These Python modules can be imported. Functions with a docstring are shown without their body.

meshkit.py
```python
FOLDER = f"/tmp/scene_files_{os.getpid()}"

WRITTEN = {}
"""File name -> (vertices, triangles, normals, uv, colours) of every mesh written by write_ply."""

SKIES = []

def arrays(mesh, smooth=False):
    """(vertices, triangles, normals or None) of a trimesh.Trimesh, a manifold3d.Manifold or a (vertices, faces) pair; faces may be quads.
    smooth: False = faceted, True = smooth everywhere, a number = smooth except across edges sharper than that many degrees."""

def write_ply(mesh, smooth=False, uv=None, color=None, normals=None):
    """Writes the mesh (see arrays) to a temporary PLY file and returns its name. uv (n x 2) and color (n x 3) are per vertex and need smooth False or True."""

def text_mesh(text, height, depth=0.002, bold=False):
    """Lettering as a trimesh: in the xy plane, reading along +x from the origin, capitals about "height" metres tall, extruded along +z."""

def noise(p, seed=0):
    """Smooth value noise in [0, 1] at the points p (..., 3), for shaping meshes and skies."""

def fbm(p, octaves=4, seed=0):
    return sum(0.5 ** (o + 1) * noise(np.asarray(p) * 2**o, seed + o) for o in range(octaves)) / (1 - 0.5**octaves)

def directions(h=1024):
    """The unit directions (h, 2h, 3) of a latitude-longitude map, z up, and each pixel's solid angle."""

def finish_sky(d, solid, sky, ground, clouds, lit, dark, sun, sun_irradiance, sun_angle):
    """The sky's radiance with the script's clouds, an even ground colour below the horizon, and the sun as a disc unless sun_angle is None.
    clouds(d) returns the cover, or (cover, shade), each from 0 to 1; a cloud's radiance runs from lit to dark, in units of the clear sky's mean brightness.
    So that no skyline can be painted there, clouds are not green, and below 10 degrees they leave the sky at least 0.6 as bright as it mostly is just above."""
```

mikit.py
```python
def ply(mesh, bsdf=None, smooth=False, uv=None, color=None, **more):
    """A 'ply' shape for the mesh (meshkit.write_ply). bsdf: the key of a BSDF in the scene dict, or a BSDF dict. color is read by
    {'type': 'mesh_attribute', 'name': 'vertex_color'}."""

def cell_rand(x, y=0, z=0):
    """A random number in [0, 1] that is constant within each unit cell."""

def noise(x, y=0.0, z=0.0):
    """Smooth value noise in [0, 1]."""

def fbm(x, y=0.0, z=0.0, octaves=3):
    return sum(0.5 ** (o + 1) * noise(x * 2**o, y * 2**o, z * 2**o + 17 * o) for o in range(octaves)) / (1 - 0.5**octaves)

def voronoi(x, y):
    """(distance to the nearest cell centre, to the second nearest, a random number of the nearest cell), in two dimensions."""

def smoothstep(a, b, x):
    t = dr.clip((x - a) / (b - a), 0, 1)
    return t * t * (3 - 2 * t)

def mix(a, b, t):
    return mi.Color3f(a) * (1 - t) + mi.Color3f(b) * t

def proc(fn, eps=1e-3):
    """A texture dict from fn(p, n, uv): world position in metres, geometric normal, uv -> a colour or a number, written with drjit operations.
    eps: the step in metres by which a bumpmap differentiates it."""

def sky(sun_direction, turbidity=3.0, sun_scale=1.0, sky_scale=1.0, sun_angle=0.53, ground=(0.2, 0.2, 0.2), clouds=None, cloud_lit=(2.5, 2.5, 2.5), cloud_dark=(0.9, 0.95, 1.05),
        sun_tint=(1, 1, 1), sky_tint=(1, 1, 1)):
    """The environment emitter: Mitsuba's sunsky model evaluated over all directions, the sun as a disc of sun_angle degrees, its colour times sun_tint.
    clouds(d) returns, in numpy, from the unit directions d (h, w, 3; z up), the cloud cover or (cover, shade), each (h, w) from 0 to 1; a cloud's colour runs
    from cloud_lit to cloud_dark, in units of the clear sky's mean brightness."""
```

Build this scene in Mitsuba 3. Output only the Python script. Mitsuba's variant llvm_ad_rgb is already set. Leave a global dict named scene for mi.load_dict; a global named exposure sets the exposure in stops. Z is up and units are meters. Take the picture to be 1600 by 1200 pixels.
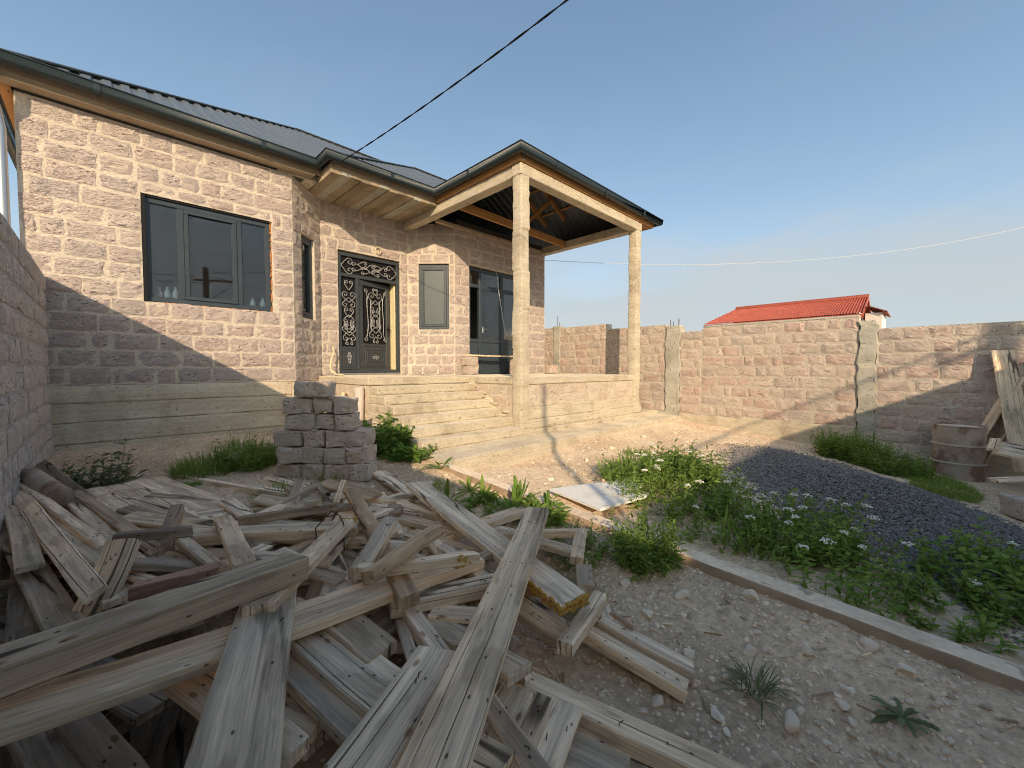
import math, random
import numpy as np, trimesh, drjit as dr, mitsuba as mi, mikit, meshkit
import shapely
from shapely.geometry import Polygon, box as sbox
from mikit import noise, fbm, voronoi, cell_rand, smoothstep, mix

T = mi.ScalarTransform4f
scene, labels = {}, {}
EYE = 1.45                     # camera above the lowest ground; x runs along the house front, y into the house
# ---------------------------------------------------------------- camera, sky, exposure
YAW, PITCH = math.radians(45.25), math.radians(2.2)
fwd = np.array([math.cos(YAW) * math.cos(PITCH), math.sin(YAW) * math.cos(PITCH), -math.sin(PITCH)])
scene['camera'] = {'type': 'perspective', 'fov': 102.94, 'fov_axis': 'x', 'near_clip': 0.05, 'far_clip': 3000.0,
                   'to_world': T().look_at(origin=[0, 0, EYE], target=[float(fwd[0]), float(fwd[1]), float(EYE + fwd[2])], up=[0, 0, 1])}


def clouds(d):
    el = d[..., 2]
    az = np.arctan2(d[..., 1], d[..., 0])
    p = np.stack([np.cos(az) * 3.0, np.sin(az) * 3.0, el * 9], -1)
    n = meshkit.fbm(p * 1.2, 5, 5)
    wisp = meshkit.fbm(np.stack([d[..., 0] * 5 + d[..., 1], d[..., 1] * 2.5, el * 14], -1), 4, 11)
    top = 0.195 + 0.20 * (n - 0.5) + 0.05 * np.cos(az + 0.5)
    t = np.clip((top + 0.10 - el) / 0.17, 0, 1)
    bank = 0.72 * t * t * (3 - 2 * t) * (0.75 + 0.5 * n)
    haze = 0.10 * np.exp(-np.clip(el, 0, 1) / 0.35) + 0.07 * np.clip(wisp - 0.45, 0, 1) * 4 * np.clip(1 - el, 0, 1)
    return np.clip(bank + haze, 0, 0.92), np.clip(0.5 - 1.1 * (n - 0.5), 0, 1)


scene['sky'] = mikit.sky((-1.0, -1.22, 0.60), turbidity=4.3, sun_scale=0.66, sky_scale=1.14, sun_angle=0.55, sun_tint=(0.96, 1.0, 1.16), clouds=clouds, cloud_lit=(1.10, 1.16, 1.17), cloud_dark=(0.92, 1.0, 1.04))
exposure = 2.58

rng = np.random.default_rng(7)
random.seed(7)


# ---------------------------------------------------------------- helpers
def num(base):
    if base not in scene and base not in labels and base not in USED:
        USED.add(base)
        return base
    k = COUNT.get(base, 0) + 1
    COUNT[base] = k
    USED.add(f'{base}_{k:03d}')
    return f'{base}_{k:03d}'


USED, COUNT = set(), {}


def thing(name, label, cat, group=None):
    key = num(name)
    labels[key] = {'label': label, 'category': cat}
    if group:
        labels[key]['group'] = group
    return key


def part(holder, name, mesh, bsdf, smooth=False, uv=None, label=None, kind=None, color=None):
    key = num(f'{holder}__{name}')
    scene[key] = mikit.ply(mesh, bsdf, smooth=smooth, uv=uv, color=color)
    if label or kind:
        labels[key] = {}
        if label:
            labels[key]['label'] = label
        if kind:
            labels[key]['kind'] = kind
    return key


def solo(name, mesh, bsdf, label=None, cat=None, group=None, smooth=False, uv=None, kind=None):
    key = num(name)
    scene[key] = mikit.ply(mesh, bsdf, smooth=smooth, uv=uv)
    labels[key] = {k: v for k, v in (('label', label), ('category', cat), ('group', group), ('kind', kind)) if v}
    return key


def cat(ms):
    vs, fs, n = [], [], 0
    for m in ms:
        v, f = (m.vertices, m.faces) if hasattr(m, 'vertices') else m
        f = np.asarray(f)
        if f.shape[1] == 4:
            f = np.vstack([f[:, [0, 1, 2]], f[:, [0, 2, 3]]])
        vs.append(np.asarray(v, float)); fs.append(f + n); n += len(v)
    return trimesh.Trimesh(np.vstack(vs), np.vstack(fs), process=False)


def box(x0, x1, y0, y1, z0, z1, c=0.0):
    """axis-aligned box, its edges chamfered by c"""
    lo, hi = np.array([x0, y0, z0], float), np.array([x1, y1, z1], float)
    if c <= 0:
        m = trimesh.creation.box(extents=hi - lo)
        m.apply_translation((lo + hi) / 2)
        return m
    h = (hi - lo) / 2
    pts = []
    for k in range(3):
        e = h - c
        e = e.copy(); e[k] = h[k]
        for s in np.ndindex(2, 2, 2):
            pts.append(e * (np.array(s) * 2 - 1))
    m = trimesh.convex.convex_hull(np.array(pts))
    m.apply_translation((lo + hi) / 2)
    return m


def frame_of(d, up=(0, 0, 1)):
    x = np.asarray(d, float); x = x / np.linalg.norm(x)
    y = np.cross(np.asarray(up, float), x)
    if np.linalg.norm(y) < 1e-3:
        y = np.array([0, 1.0, 0])
    y = y / np.linalg.norm(y)
    return x, y, np.cross(x, y)


def bar(a, b, w, h, c=0.004, roll=0.0):
    """chamfered bar from a to b, w wide (sideways) and h high"""
    a, b = np.asarray(a, float), np.asarray(b, float)
    L = np.linalg.norm(b - a)
    x, y, z = frame_of(b - a)
    if roll:
        r = math.radians(roll); y, z = y * math.cos(r) + z * math.sin(r), z * math.cos(r) - y * math.sin(r)
    m = box(0, L, -w / 2, w / 2, -h / 2, h / 2, c)
    M = np.eye(4); M[:3, 0], M[:3, 1], M[:3, 2], M[:3, 3] = x, y, z, a
    m.apply_transform(M)
    return m


def tube(pts, r, sides=6, cap=True):
    p = np.asarray(pts, float)
    r = np.broadcast_to(np.asarray(r, float), (len(p),))
    t = np.gradient(p, axis=0); t /= np.linalg.norm(t, axis=1, keepdims=True) + 1e-12
    ref = np.array([0, 0, 1.0]) if np.abs(t[:, 2]).mean() < 0.8 else np.array([1.0, 0, 0])
    a = np.cross(t, ref); a /= np.linalg.norm(a, axis=1, keepdims=True) + 1e-9
    b = np.cross(t, a)
    g = np.arange(sides) * 2 * np.pi / sides
    v = (p[:, None] + r[:, None, None] * (np.cos(g)[None, :, None] * a[:, None] + np.sin(g)[None, :, None] * b[:, None])).reshape(-1, 3)
    i, j = np.meshgrid(np.arange(len(p) - 1), np.arange(sides), indexing='ij')
    q = np.stack([i * sides + j, i * sides + (j + 1) % sides, (i + 1) * sides + (j + 1) % sides, (i + 1) * sides + j], -1).reshape(-1, 4)
    f = np.vstack([q[:, [0, 2, 1]], q[:, [0, 3, 2]]])
    if cap:
        n = len(v)
        v = np.vstack([v, p[:1], p[-1:]])
        j = np.arange(sides); e = (len(p) - 1) * sides
        f = np.vstack([f, np.stack([j, (j + 1) % sides, j * 0 + n], 1), np.stack([e + (j + 1) % sides, e + j, j * 0 + n + 1], 1)])
    return trimesh.Trimesh(v, f, process=False)


def lathe(profile, n=32):
    return trimesh.creation.revolve(np.array(profile, float), sections=n)


def grid_mesh(X, Y, Z):
    n, m = X.shape
    v = np.stack([X, Y, Z], -1).reshape(-1, 3)
    i, j = np.meshgrid(np.arange(n - 1), np.arange(m - 1), indexing='ij')
    a = (i * m + j).ravel()
    f = np.stack([a, a + m, a + m + 1, a + 1], 1)
    return trimesh.Trimesh(v, np.vstack([f[:, [0, 1, 2]], f[:, [0, 2, 3]]]), process=False)


# ---------------------------------------------------------------- materials
def rgb(*c):
    return {'type': 'rgb', 'value': list(c)}


def mat(key, fn, rough=0.9, bump=None, scale=0.0, eps=1e-3, spec=0.2, **more):
    col = mikit.proc(fn) if callable(fn) else rgb(*fn)
    b = {'type': 'principled', 'base_color': col, 'roughness': rough, 'specular': spec, **more}
    if bump:
        b = {'type': 'bumpmap', 'arbitrary': mikit.proc(bump, eps), 'scale': scale, 'bsdf': b}
    scene[key] = {'type': 'twosided', 'bsdf': b}


def tuff(c0, c1, c2, dirt):
    def fn(p, n, uv):
        i = dr.floor(uv.x / 10.0)
        t = cell_rand(i, 3.0)
        base = mix(mix(c0, c1, smoothstep(0.0, 0.5, t)), c2, smoothstep(0.55, 1.0, t))
        q = p * 9.0
        m = fbm(q.x, q.y, q.z, 3)
        base = base * (0.72 + 0.56 * m)
        s = noise(p.x * 45.0, p.y * 45.0, p.z * 60.0)
        pits = smoothstep(0.60, 0.80, s) * smoothstep(0.42, 0.60, m)
        base = mix(base, mi.Color3f(base * 0.42), pits)
        smear = smoothstep(0.52, 0.66, fbm(p.x * 6.0 + 9.0, p.y * 6.0, p.z * 11.0, 4))
        return mix(base, dirt, smear * 0.5)
    return fn


def tuff_bump(p, n, uv):
    return 0.65 * fbm(p.x * 26.0, p.y * 26.0, p.z * 40.0, 3) + 0.35 * smoothstep(0.55, 0.75, noise(p.x * 70.0, p.y * 70.0, p.z * 110.0))


mat('tuff_house', tuff((0.50, 0.405, 0.365), (0.525, 0.445, 0.40), (0.46, 0.395, 0.365), (0.56, 0.49, 0.415)), bump=tuff_bump, scale=0.032, eps=2e-3)
mat('tuff_skirt', tuff((0.56, 0.45, 0.36), (0.58, 0.50, 0.40), (0.52, 0.42, 0.34), (0.66, 0.58, 0.45)), bump=tuff_bump, scale=0.02, eps=2e-3)
mat('tuff_right', tuff((0.55, 0.41, 0.35), (0.57, 0.475, 0.40), (0.48, 0.405, 0.355), (0.57, 0.51, 0.425)), bump=tuff_bump, scale=0.024, eps=2e-3)
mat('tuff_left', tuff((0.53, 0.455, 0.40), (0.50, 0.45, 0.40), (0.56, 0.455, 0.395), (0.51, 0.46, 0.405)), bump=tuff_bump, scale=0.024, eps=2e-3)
mat('tuff_loose', tuff((0.54, 0.44, 0.365), (0.52, 0.445, 0.375), (0.57, 0.445, 0.365), (0.53, 0.455, 0.375)), bump=tuff_bump, scale=0.022, eps=2e-3)


def mortar(c0, c1):
    def fn(p, n, uv):
        return mix(c0, c1, fbm(p.x * 7.0, p.y * 7.0, p.z * 7.0, 3)) * (0.82 + 0.36 * noise(p.x * 60.0, p.y * 60.0, p.z * 60.0))
    return fn


def mortar_bump(p, n, uv):
    return fbm(p.x * 30.0, p.y * 30.0, p.z * 30.0, 3)


mat('mortar_house', mortar((0.63, 0.555, 0.455), (0.54, 0.475, 0.39)), bump=mortar_bump, scale=0.012, eps=2e-3)
mat('mortar_right', mortar((0.56, 0.49, 0.40), (0.46, 0.41, 0.34)), bump=mortar_bump, scale=0.02, eps=2e-3)
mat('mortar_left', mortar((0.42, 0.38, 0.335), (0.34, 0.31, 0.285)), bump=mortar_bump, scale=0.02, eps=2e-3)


def concrete(c0, c1, board=0.0):
    def fn(p, n, uv):
        m = fbm(p.x * 2.3, p.y * 2.3, p.z * 5.0, 4)
        c = mix(c0, c1, smoothstep(0.3, 0.7, m))
        c = c * (0.86 + 0.28 * noise(p.x * 40.0, p.y * 40.0, p.z * 55.0))
        st = fbm((p.x + p.y) * 3.0, (p.x - p.y) * 3.0, p.z * 1.2, 4)
        c = mix(c, mi.Color3f(c.x * 0.72, c.y * 0.69, c.z * 0.66), smoothstep(0.52, 0.70, st) * 0.6)
        lite = smoothstep(0.60, 0.75, fbm(p.x * 4.0 + 7.0, p.y * 4.0, p.z * 6.0, 4))
        c = mix(c, mi.Color3f(0.68, 0.61, 0.49), lite * 0.5)
        g = noise((p.x + p.y) * 2.0, (p.x - p.y) * 2.0, p.z * 90.0)
        c = c * (1.0 - board * g)
        hole = smoothstep(0.83, 0.90, noise(p.x * 24.0, p.y * 24.0, p.z * 24.0))
        return mix(c, mi.Color3f(c * 0.6), hole)
    return fn


def conc_bump(p, n, uv):
    return 0.6 * fbm(p.x * 14.0, p.y * 14.0, p.z * 22.0, 3) + 0.4 * noise(p.x * 70.0, p.y * 70.0, p.z * 70.0)


mat('conc_warm', concrete((0.64, 0.565, 0.43), (0.56, 0.49, 0.37), 0.22), bump=conc_bump, scale=0.006, eps=2e-3)
mat('conc_plinth', concrete((0.74, 0.67, 0.52), (0.66, 0.57, 0.43), 0.22), bump=conc_bump, scale=0.008, eps=2e-3)
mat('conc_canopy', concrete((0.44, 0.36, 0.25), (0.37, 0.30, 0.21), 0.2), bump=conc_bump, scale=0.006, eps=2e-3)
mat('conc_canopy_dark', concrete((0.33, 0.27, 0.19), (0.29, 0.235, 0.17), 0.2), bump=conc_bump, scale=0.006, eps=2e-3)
mat('conc_grey', concrete((0.50, 0.48, 0.41), (0.41, 0.39, 0.33), 0.1), bump=conc_bump, scale=0.016, eps=2e-3)
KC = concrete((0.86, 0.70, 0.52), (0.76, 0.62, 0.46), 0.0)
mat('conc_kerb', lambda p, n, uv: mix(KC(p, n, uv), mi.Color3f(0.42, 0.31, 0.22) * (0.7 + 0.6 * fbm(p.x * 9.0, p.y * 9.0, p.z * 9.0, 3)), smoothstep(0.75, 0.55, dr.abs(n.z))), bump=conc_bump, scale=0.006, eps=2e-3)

TONES = [(0.68, 0.52, 0.355), (0.44, 0.305, 0.19), (0.76, 0.585, 0.405), (0.31, 0.235, 0.17), (0.52, 0.29, 0.20)]


def wood(p, n, uv):
    i = dr.floor(uv.x / 10.0)
    x, y = uv.x - 10.0 * i, uv.y
    tone = dr.floor(i / 6.0)
    c = mi.Color3f(*TONES[0])
    for k in range(1, 5):
        c = dr.select(dr.abs(tone - k) < 0.5, mi.Color3f(*TONES[k]), c)
    r = cell_rand(i, 7.0)
    c = c * (0.82 + 0.34 * r)
    wav = 0.012 * noise(x * 2.0 + i * 3.1, y * 6.0)
    g1 = noise(x * 1.3 + i * 5.0, (y + wav) * 75.0)
    g2 = noise(x * 7.0 + i, (y + wav) * 260.0)
    g3 = noise(x * 20.0 + i, (y + wav) * 520.0)
    c = c * (0.56 + 0.34 * g1 + 0.36 * g2 + 0.24 * g3)
    big = fbm(x * 2.2 + i * 2.0, y * 9.0 + i, 0.0, 3)
    c = mix(c, mi.Color3f(c.x * 1.06, c.y * 0.90, c.z * 0.74), smoothstep(0.52, 0.72, big) * 0.35)
    c = c * (0.86 + 0.24 * smoothstep(0.25, 0.65, big))
    crack = 1.0 - smoothstep(0.006, 0.026, dr.abs(noise(x * 0.45 + i * 4.0, (y + wav) * 17.0 + i) - 0.5))
    crack = crack * smoothstep(0.36, 0.54, noise(x * 2.0 + i, i))
    c = c * (1.0 - 0.80 * crack)
    strk = fbm(x * 0.9 + i * 3.0, (y + wav) * 26.0 + i * 1.7, 0.0, 3)
    c = c * (0.84 + 0.32 * smoothstep(0.22, 0.70, strk))
    grime = smoothstep(0.54, 0.70, fbm(x * 5.0 + i, y * 16.0 + i * 2.0, 3.0, 4))
    c = mix(c, mi.Color3f(c.x * 0.62, c.y * 0.60, c.z * 0.58), grime * 0.7)
    lum = c.x * 0.35 + c.y * 0.5 + c.z * 0.15
    c = mix(c, mi.Color3f(lum * 1.14, lum * 0.97, lum * 0.76), 0.45 * smoothstep(0.2, 0.7, cell_rand(i, 9.0)))
    d1, d2, w = voronoi(x * 3.2 + i, y * 7.0 + i)
    knot = (1.0 - smoothstep(0.03, 0.09, d1)) * smoothstep(0.70, 0.75, w)
    c = mix(c, mi.Color3f(c.x * 0.52, c.y * 0.40, c.z * 0.30), knot)
    d3, d4, w2 = voronoi(x * 11.0 + i * 2.0, y * 22.0 + i)
    c = c * (1.0 - 0.75 * (1.0 - smoothstep(0.06, 0.11, d3)) * smoothstep(0.80, 0.82, w2))
    return c


def wood_bump(p, n, uv):
    i = dr.floor(uv.x / 10.0)
    x, y = uv.x - 10.0 * i, uv.y
    wav = 0.012 * noise(x * 2.0 + i * 3.1, y * 6.0)
    crack = 1.0 - smoothstep(0.006, 0.03, dr.abs(noise(x * 0.45 + i * 4.0, (y + wav) * 17.0 + i) - 0.5))
    crack = crack * smoothstep(0.42, 0.60, noise(x * 2.0 + i, i))
    return 0.5 * noise(x * 1.3 + i * 5.0, (y + wav) * 75.0) + 0.3 * noise(x * 7.0 + i, (y + wav) * 260.0) - 0.9 * crack


mat('wood', wood, rough=0.85, bump=wood_bump, scale=0.004, eps=1.2e-3)
mat('lichen', lambda p, n, uv: mix((0.62, 0.33, 0.04), (0.42, 0.28, 0.10), noise(p.x * 90.0, p.y * 90.0, p.z * 90.0)), bump=lambda p, n, uv: noise(p.x * 120.0, p.y * 120.0, p.z * 120.0), scale=0.006)


def timber(c0, c1):
    def fn(p, n, uv):
        g = noise(uv.x * 2.0, uv.y * 70.0)
        c = mix(c0, c1, g) * (0.8 + 0.4 * noise(uv.x * 1.0, uv.y * 12.0))
        d1, d2, w = voronoi(uv.x * 3.0, uv.y * 9.0)
        return c * (1.0 - 0.6 * (1.0 - smoothstep(0.06, 0.12, d1)) * smoothstep(0.6, 0.65, w))
    return fn


mat('orange_wood', timber((0.40, 0.20, 0.07), (0.50, 0.27, 0.11)), rough=0.7)
mat('soffit_wood', timber((0.34, 0.265, 0.19), (0.41, 0.33, 0.24)), rough=0.8)


def roof_fn(p, n, uv):
    return mix((0.105, 0.125, 0.14), (0.14, 0.16, 0.175), fbm(p.x * 1.5, p.y * 1.5, p.z * 1.5, 3))


mat('roof_metal', roof_fn, rough=0.38, spec=0.5, metallic=0.25)
mat('gutter_metal', (0.022, 0.036, 0.045), rough=0.45, spec=0.35)
mat('frame_grey', lambda p, n, uv: mix((0.034, 0.048, 0.062), (0.044, 0.059, 0.073), fbm(p.x * 6.0, p.y * 6.0, p.z * 6.0, 2)), rough=0.42, spec=0.4)
mat('door_steel', lambda p, n, uv: mix((0.036, 0.043, 0.05), (0.050, 0.056, 0.060), fbm(p.x * 6.0, p.y * 6.0, p.z * 6.0, 3)), rough=0.4, spec=0.45)
mat('scroll_iron', (0.40, 0.40, 0.40), rough=0.38, metallic=0.5, spec=0.5)
mat('panel_grey', (0.075, 0.092, 0.098), rough=0.3, spec=0.5)
mat('cream', (0.72, 0.62, 0.38), rough=0.6)
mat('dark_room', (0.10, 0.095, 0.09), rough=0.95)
mat('black', (0.012, 0.012, 0.013), rough=0.5)
mat('rust_bar', (0.10, 0.06, 0.045), rough=0.8)
mat('zinc', (0.55, 0.56, 0.57), rough=0.35, metallic=0.9, spec=0.5)
mat('white_paint', lambda p, n, uv: mix((0.86, 0.84, 0.79), (0.76, 0.73, 0.67), smoothstep(0.45, 0.75, fbm(p.x * 7.0, p.y * 7.0, p.z * 7.0, 4))), rough=0.5)
mat('foam', (0.55, 0.22, 0.07), rough=0.95)
mat('white_wall', (0.62, 0.58, 0.53), rough=0.9)
mat('red_tile', lambda p, n, uv: mix((0.33, 0.078, 0.05), (0.40, 0.11, 0.075), fbm(p.x * 3.0, p.y * 3.0, p.z * 3.0, 2)), rough=0.5, spec=0.4)
mat('plastic_blue', (0.45, 0.62, 0.72), rough=0.15, spec=0.5)
mat('plastic_pink', (0.70, 0.55, 0.55), rough=0.15, spec=0.5)
mat('pvc', (0.55, 0.56, 0.60), rough=0.4)
mat('wire_white', (0.62, 0.62, 0.60), rough=0.5)
mat('film', (0.62, 0.55, 0.50), rough=0.12, spec=0.6)
scene['glass'] = {'type': 'thindielectric', 'int_ior': 1.62, 'specular_transmittance': rgb(0.40, 0.44, 0.47)}


def rust_fn(p, n, uv):
    m = fbm(p.x * 7.0, p.y * 7.0, p.z * 5.0, 4)
    c = mix((0.25, 0.165, 0.12), (0.46, 0.37, 0.29), smoothstep(0.38, 0.62, m))
    drip = smoothstep(0.62, 0.75, noise(p.x * 22.0, p.y * 22.0, p.z * 3.0))
    return mix(c, (0.36, 0.33, 0.29), drip * 0.5)


mat('barrel_steel', rust_fn, rough=0.7, spec=0.3)
mat('barrel_lid', lambda p, n, uv: mix((0.62, 0.55, 0.46), (0.46, 0.40, 0.34), fbm(p.x * 9.0, p.y * 9.0, p.z * 9.0, 3)), rough=0.85)


def dirt_fn(p, n, uv):
    m = fbm(p.x * 1.7, p.y * 1.7, 0.0, 4)
    near = 1.0 - smoothstep(2.5, 2.9, p.x)
    c = mix(mix((0.54, 0.41, 0.28), (0.66, 0.53, 0.375), smoothstep(0.3, 0.7, m)), mix((0.46, 0.345, 0.235), (0.68, 0.515, 0.355), smoothstep(0.3, 0.7, m)), near)
    ga, gb = (p.x - 5.6) * 0.83 + (p.y - 0.5) * 0.55, -(p.x - 5.6) * 0.55 + (p.y - 0.5) * 0.83
    c = mix(c, mi.Color3f(0.13, 0.13, 0.138), 1.0 - smoothstep(0.55, 0.95, dr.square(ga / 2.35) + dr.square(gb)))
    c = c * (0.72 + 0.5 * noise(p.x * 38.0, p.y * 38.0, p.z * 30.0)) * (0.85 + 0.3 * noise(p.x * 120.0, p.y * 120.0))
    d1, d2, w = voronoi(p.x * 30.0, p.y * 30.0)
    st = (1.0 - smoothstep(0.18, 0.34, d1)) * smoothstep(0.55, 0.62, w)
    c = mix(c, mi.Color3f(0.86, 0.68, 0.50) * (0.7 + 0.5 * cell_rand(dr.floor(w * 999.0))), st)
    return c


def dirt_bump(p, n, uv):
    d1, d2, w = voronoi(p.x * 30.0, p.y * 30.0)
    return fbm(p.x * 34.0, p.y * 34.0, 0.0, 4) + 0.7 * (1.0 - smoothstep(0.10, 0.36, d1)) * smoothstep(0.5, 0.62, w)


mat('dirt', dirt_fn, rough=0.95, bump=dirt_bump, scale=0.012, eps=2e-3)


def stone_fn(p, n, uv):
    i = dr.floor(uv.x)
    r = cell_rand(i, 1.0)
    return mix(mix((0.60, 0.47, 0.345), (0.86, 0.73, 0.57), r), (0.42, 0.32, 0.245), smoothstep(0.75, 1.0, cell_rand(i, 2.0))) * (0.8 + 0.4 * noise(p.x * 60.0, p.y * 60.0, p.z * 60.0))


mat('stone', stone_fn, rough=0.9)
mat('pale_stone', lambda p, n, uv: mix((0.70, 0.57, 0.43), (0.84, 0.71, 0.56), fbm(p.x * 14.0, p.y * 14.0, p.z * 14.0, 3)), rough=0.9, bump=mortar_bump, scale=0.012, eps=2e-3)
mat('gravel', lambda p, n, uv: mix((0.135, 0.128, 0.125), (0.32, 0.30, 0.29), cell_rand(dr.floor(uv.x), 4.0)) * (0.7 + 0.6 * noise(p.x * 70.0, p.y * 70.0, p.z * 70.0)), rough=0.8)


def leaf_mat(key, c0, c1):
    def fn(p, n, uv):
        r = cell_rand(dr.floor(uv.x), 5.0)
        return mix(c0, c1, r) * (0.85 + 0.3 * noise(p.x * 25.0, p.y * 25.0, p.z * 25.0))
    scene[key] = {'type': 'principledthin', 'base_color': mikit.proc(fn), 'roughness': 0.5, 'diff_trans': 0.7, 'spec_trans': 0.0, 'eta': 1.35}


leaf_mat('leaf', (0.17, 0.27, 0.055), (0.29, 0.40, 0.10))
leaf_mat('leaf_bright', (0.13, 0.235, 0.045), (0.20, 0.32, 0.075))
leaf_mat('leaf_grey', (0.16, 0.20, 0.10), (0.25, 0.29, 0.16))
leaf_mat('straw', (0.26, 0.21, 0.12), (0.34, 0.29, 0.17))
mat('petal', (0.80, 0.79, 0.70), rough=0.8)


# ---------------------------------------------------------------- ground
def yard(x, y):
    x, y = np.asarray(x, float), np.asarray(y, float)
    tx, ty = np.clip((x - 2.75) / 6.4, -0.1, 1), np.clip((y + 0.35) / 4.2, -0.4, 1.2)
    right = (0.09 * (1 - tx) - 0.13 * tx) * (1 - ty) + (0.27 * (1 - tx) + 0.30 * tx) * ty - 0.10 * np.exp(-((x - 4) ** 2 + (y - 3.6) ** 2) / 0.8)
    left = -0.02 + 0.066 * np.clip(y, -2, 7.5)
    w_ = np.clip((x - 1.5) / 1.1, 0, 1)
    w_ = w_ * w_ * (3 - 2 * w_)
    left = left + w_ * np.maximum(0, 0.165 + 0.0475 * (y + 0.35) - 0.05 - left)
    t = np.clip((x - 2.66) / 0.2, 0, 1)
    z = left * (1 - t) + right * t - 0.85 * np.exp(-((x + 0.15) / 0.40) ** 6 - ((y - 1.95) / 1.15) ** 6)
    heap = 0.24 * np.exp(-(((x - 5.6) * 0.83 + (y - 0.5) * 0.55) ** 2) / 3.0 - ((-(x - 5.6) * 0.55 + (y - 0.5) * 0.83) ** 2) / 0.75)
    return z + np.where(x > 2.8, heap, 0)


def bumps(x, y):
    p = np.stack([x, y, np.zeros_like(x)], -1)
    return 0.07 * (meshkit.fbm(p * 1.3, 3, 1) - 0.5) + 0.030 * (meshkit.fbm(p * 6, 3, 2) - 0.5) + 0.012 * (meshkit.noise(p * 25, 3) - 0.5)


def ground_z(x, y):
    return yard(x, y) + bumps(np.asarray(x, float), np.asarray(y, float))


def span(a, b, step):
    return np.linspace(a, b, int(round((b - a) / step)) + 1)


gx = np.concatenate([[-2500, -600, -150, -40, -12, -4, -1.5], span(-0.9, 4.2, 0.022), span(4.25, 9.6, 0.05), [10.5, 13, 20, 45, 150, 600, 2500]])
gy = np.concatenate([[-2500, -600, -150, -40, -12, -5], span(-3.4, -0.45, 0.1), span(-0.4, 4.2, 0.022), span(4.25, 8.0, 0.06), [9, 12, 20, 45, 150, 600, 2500]])
GX, GY = np.meshgrid(gx, gy, indexing='ij')
inside = (GX > -0.95) & (GX < 9.65) & (GY > -3.45) & (GY < 8.05)
GZ = np.where(inside, yard(GX, GY) + bumps(GX, GY), 0.0)
solo('ground', grid_mesh(GX, GY, GZ), 'dirt', kind='structure', smooth=True)


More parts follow.
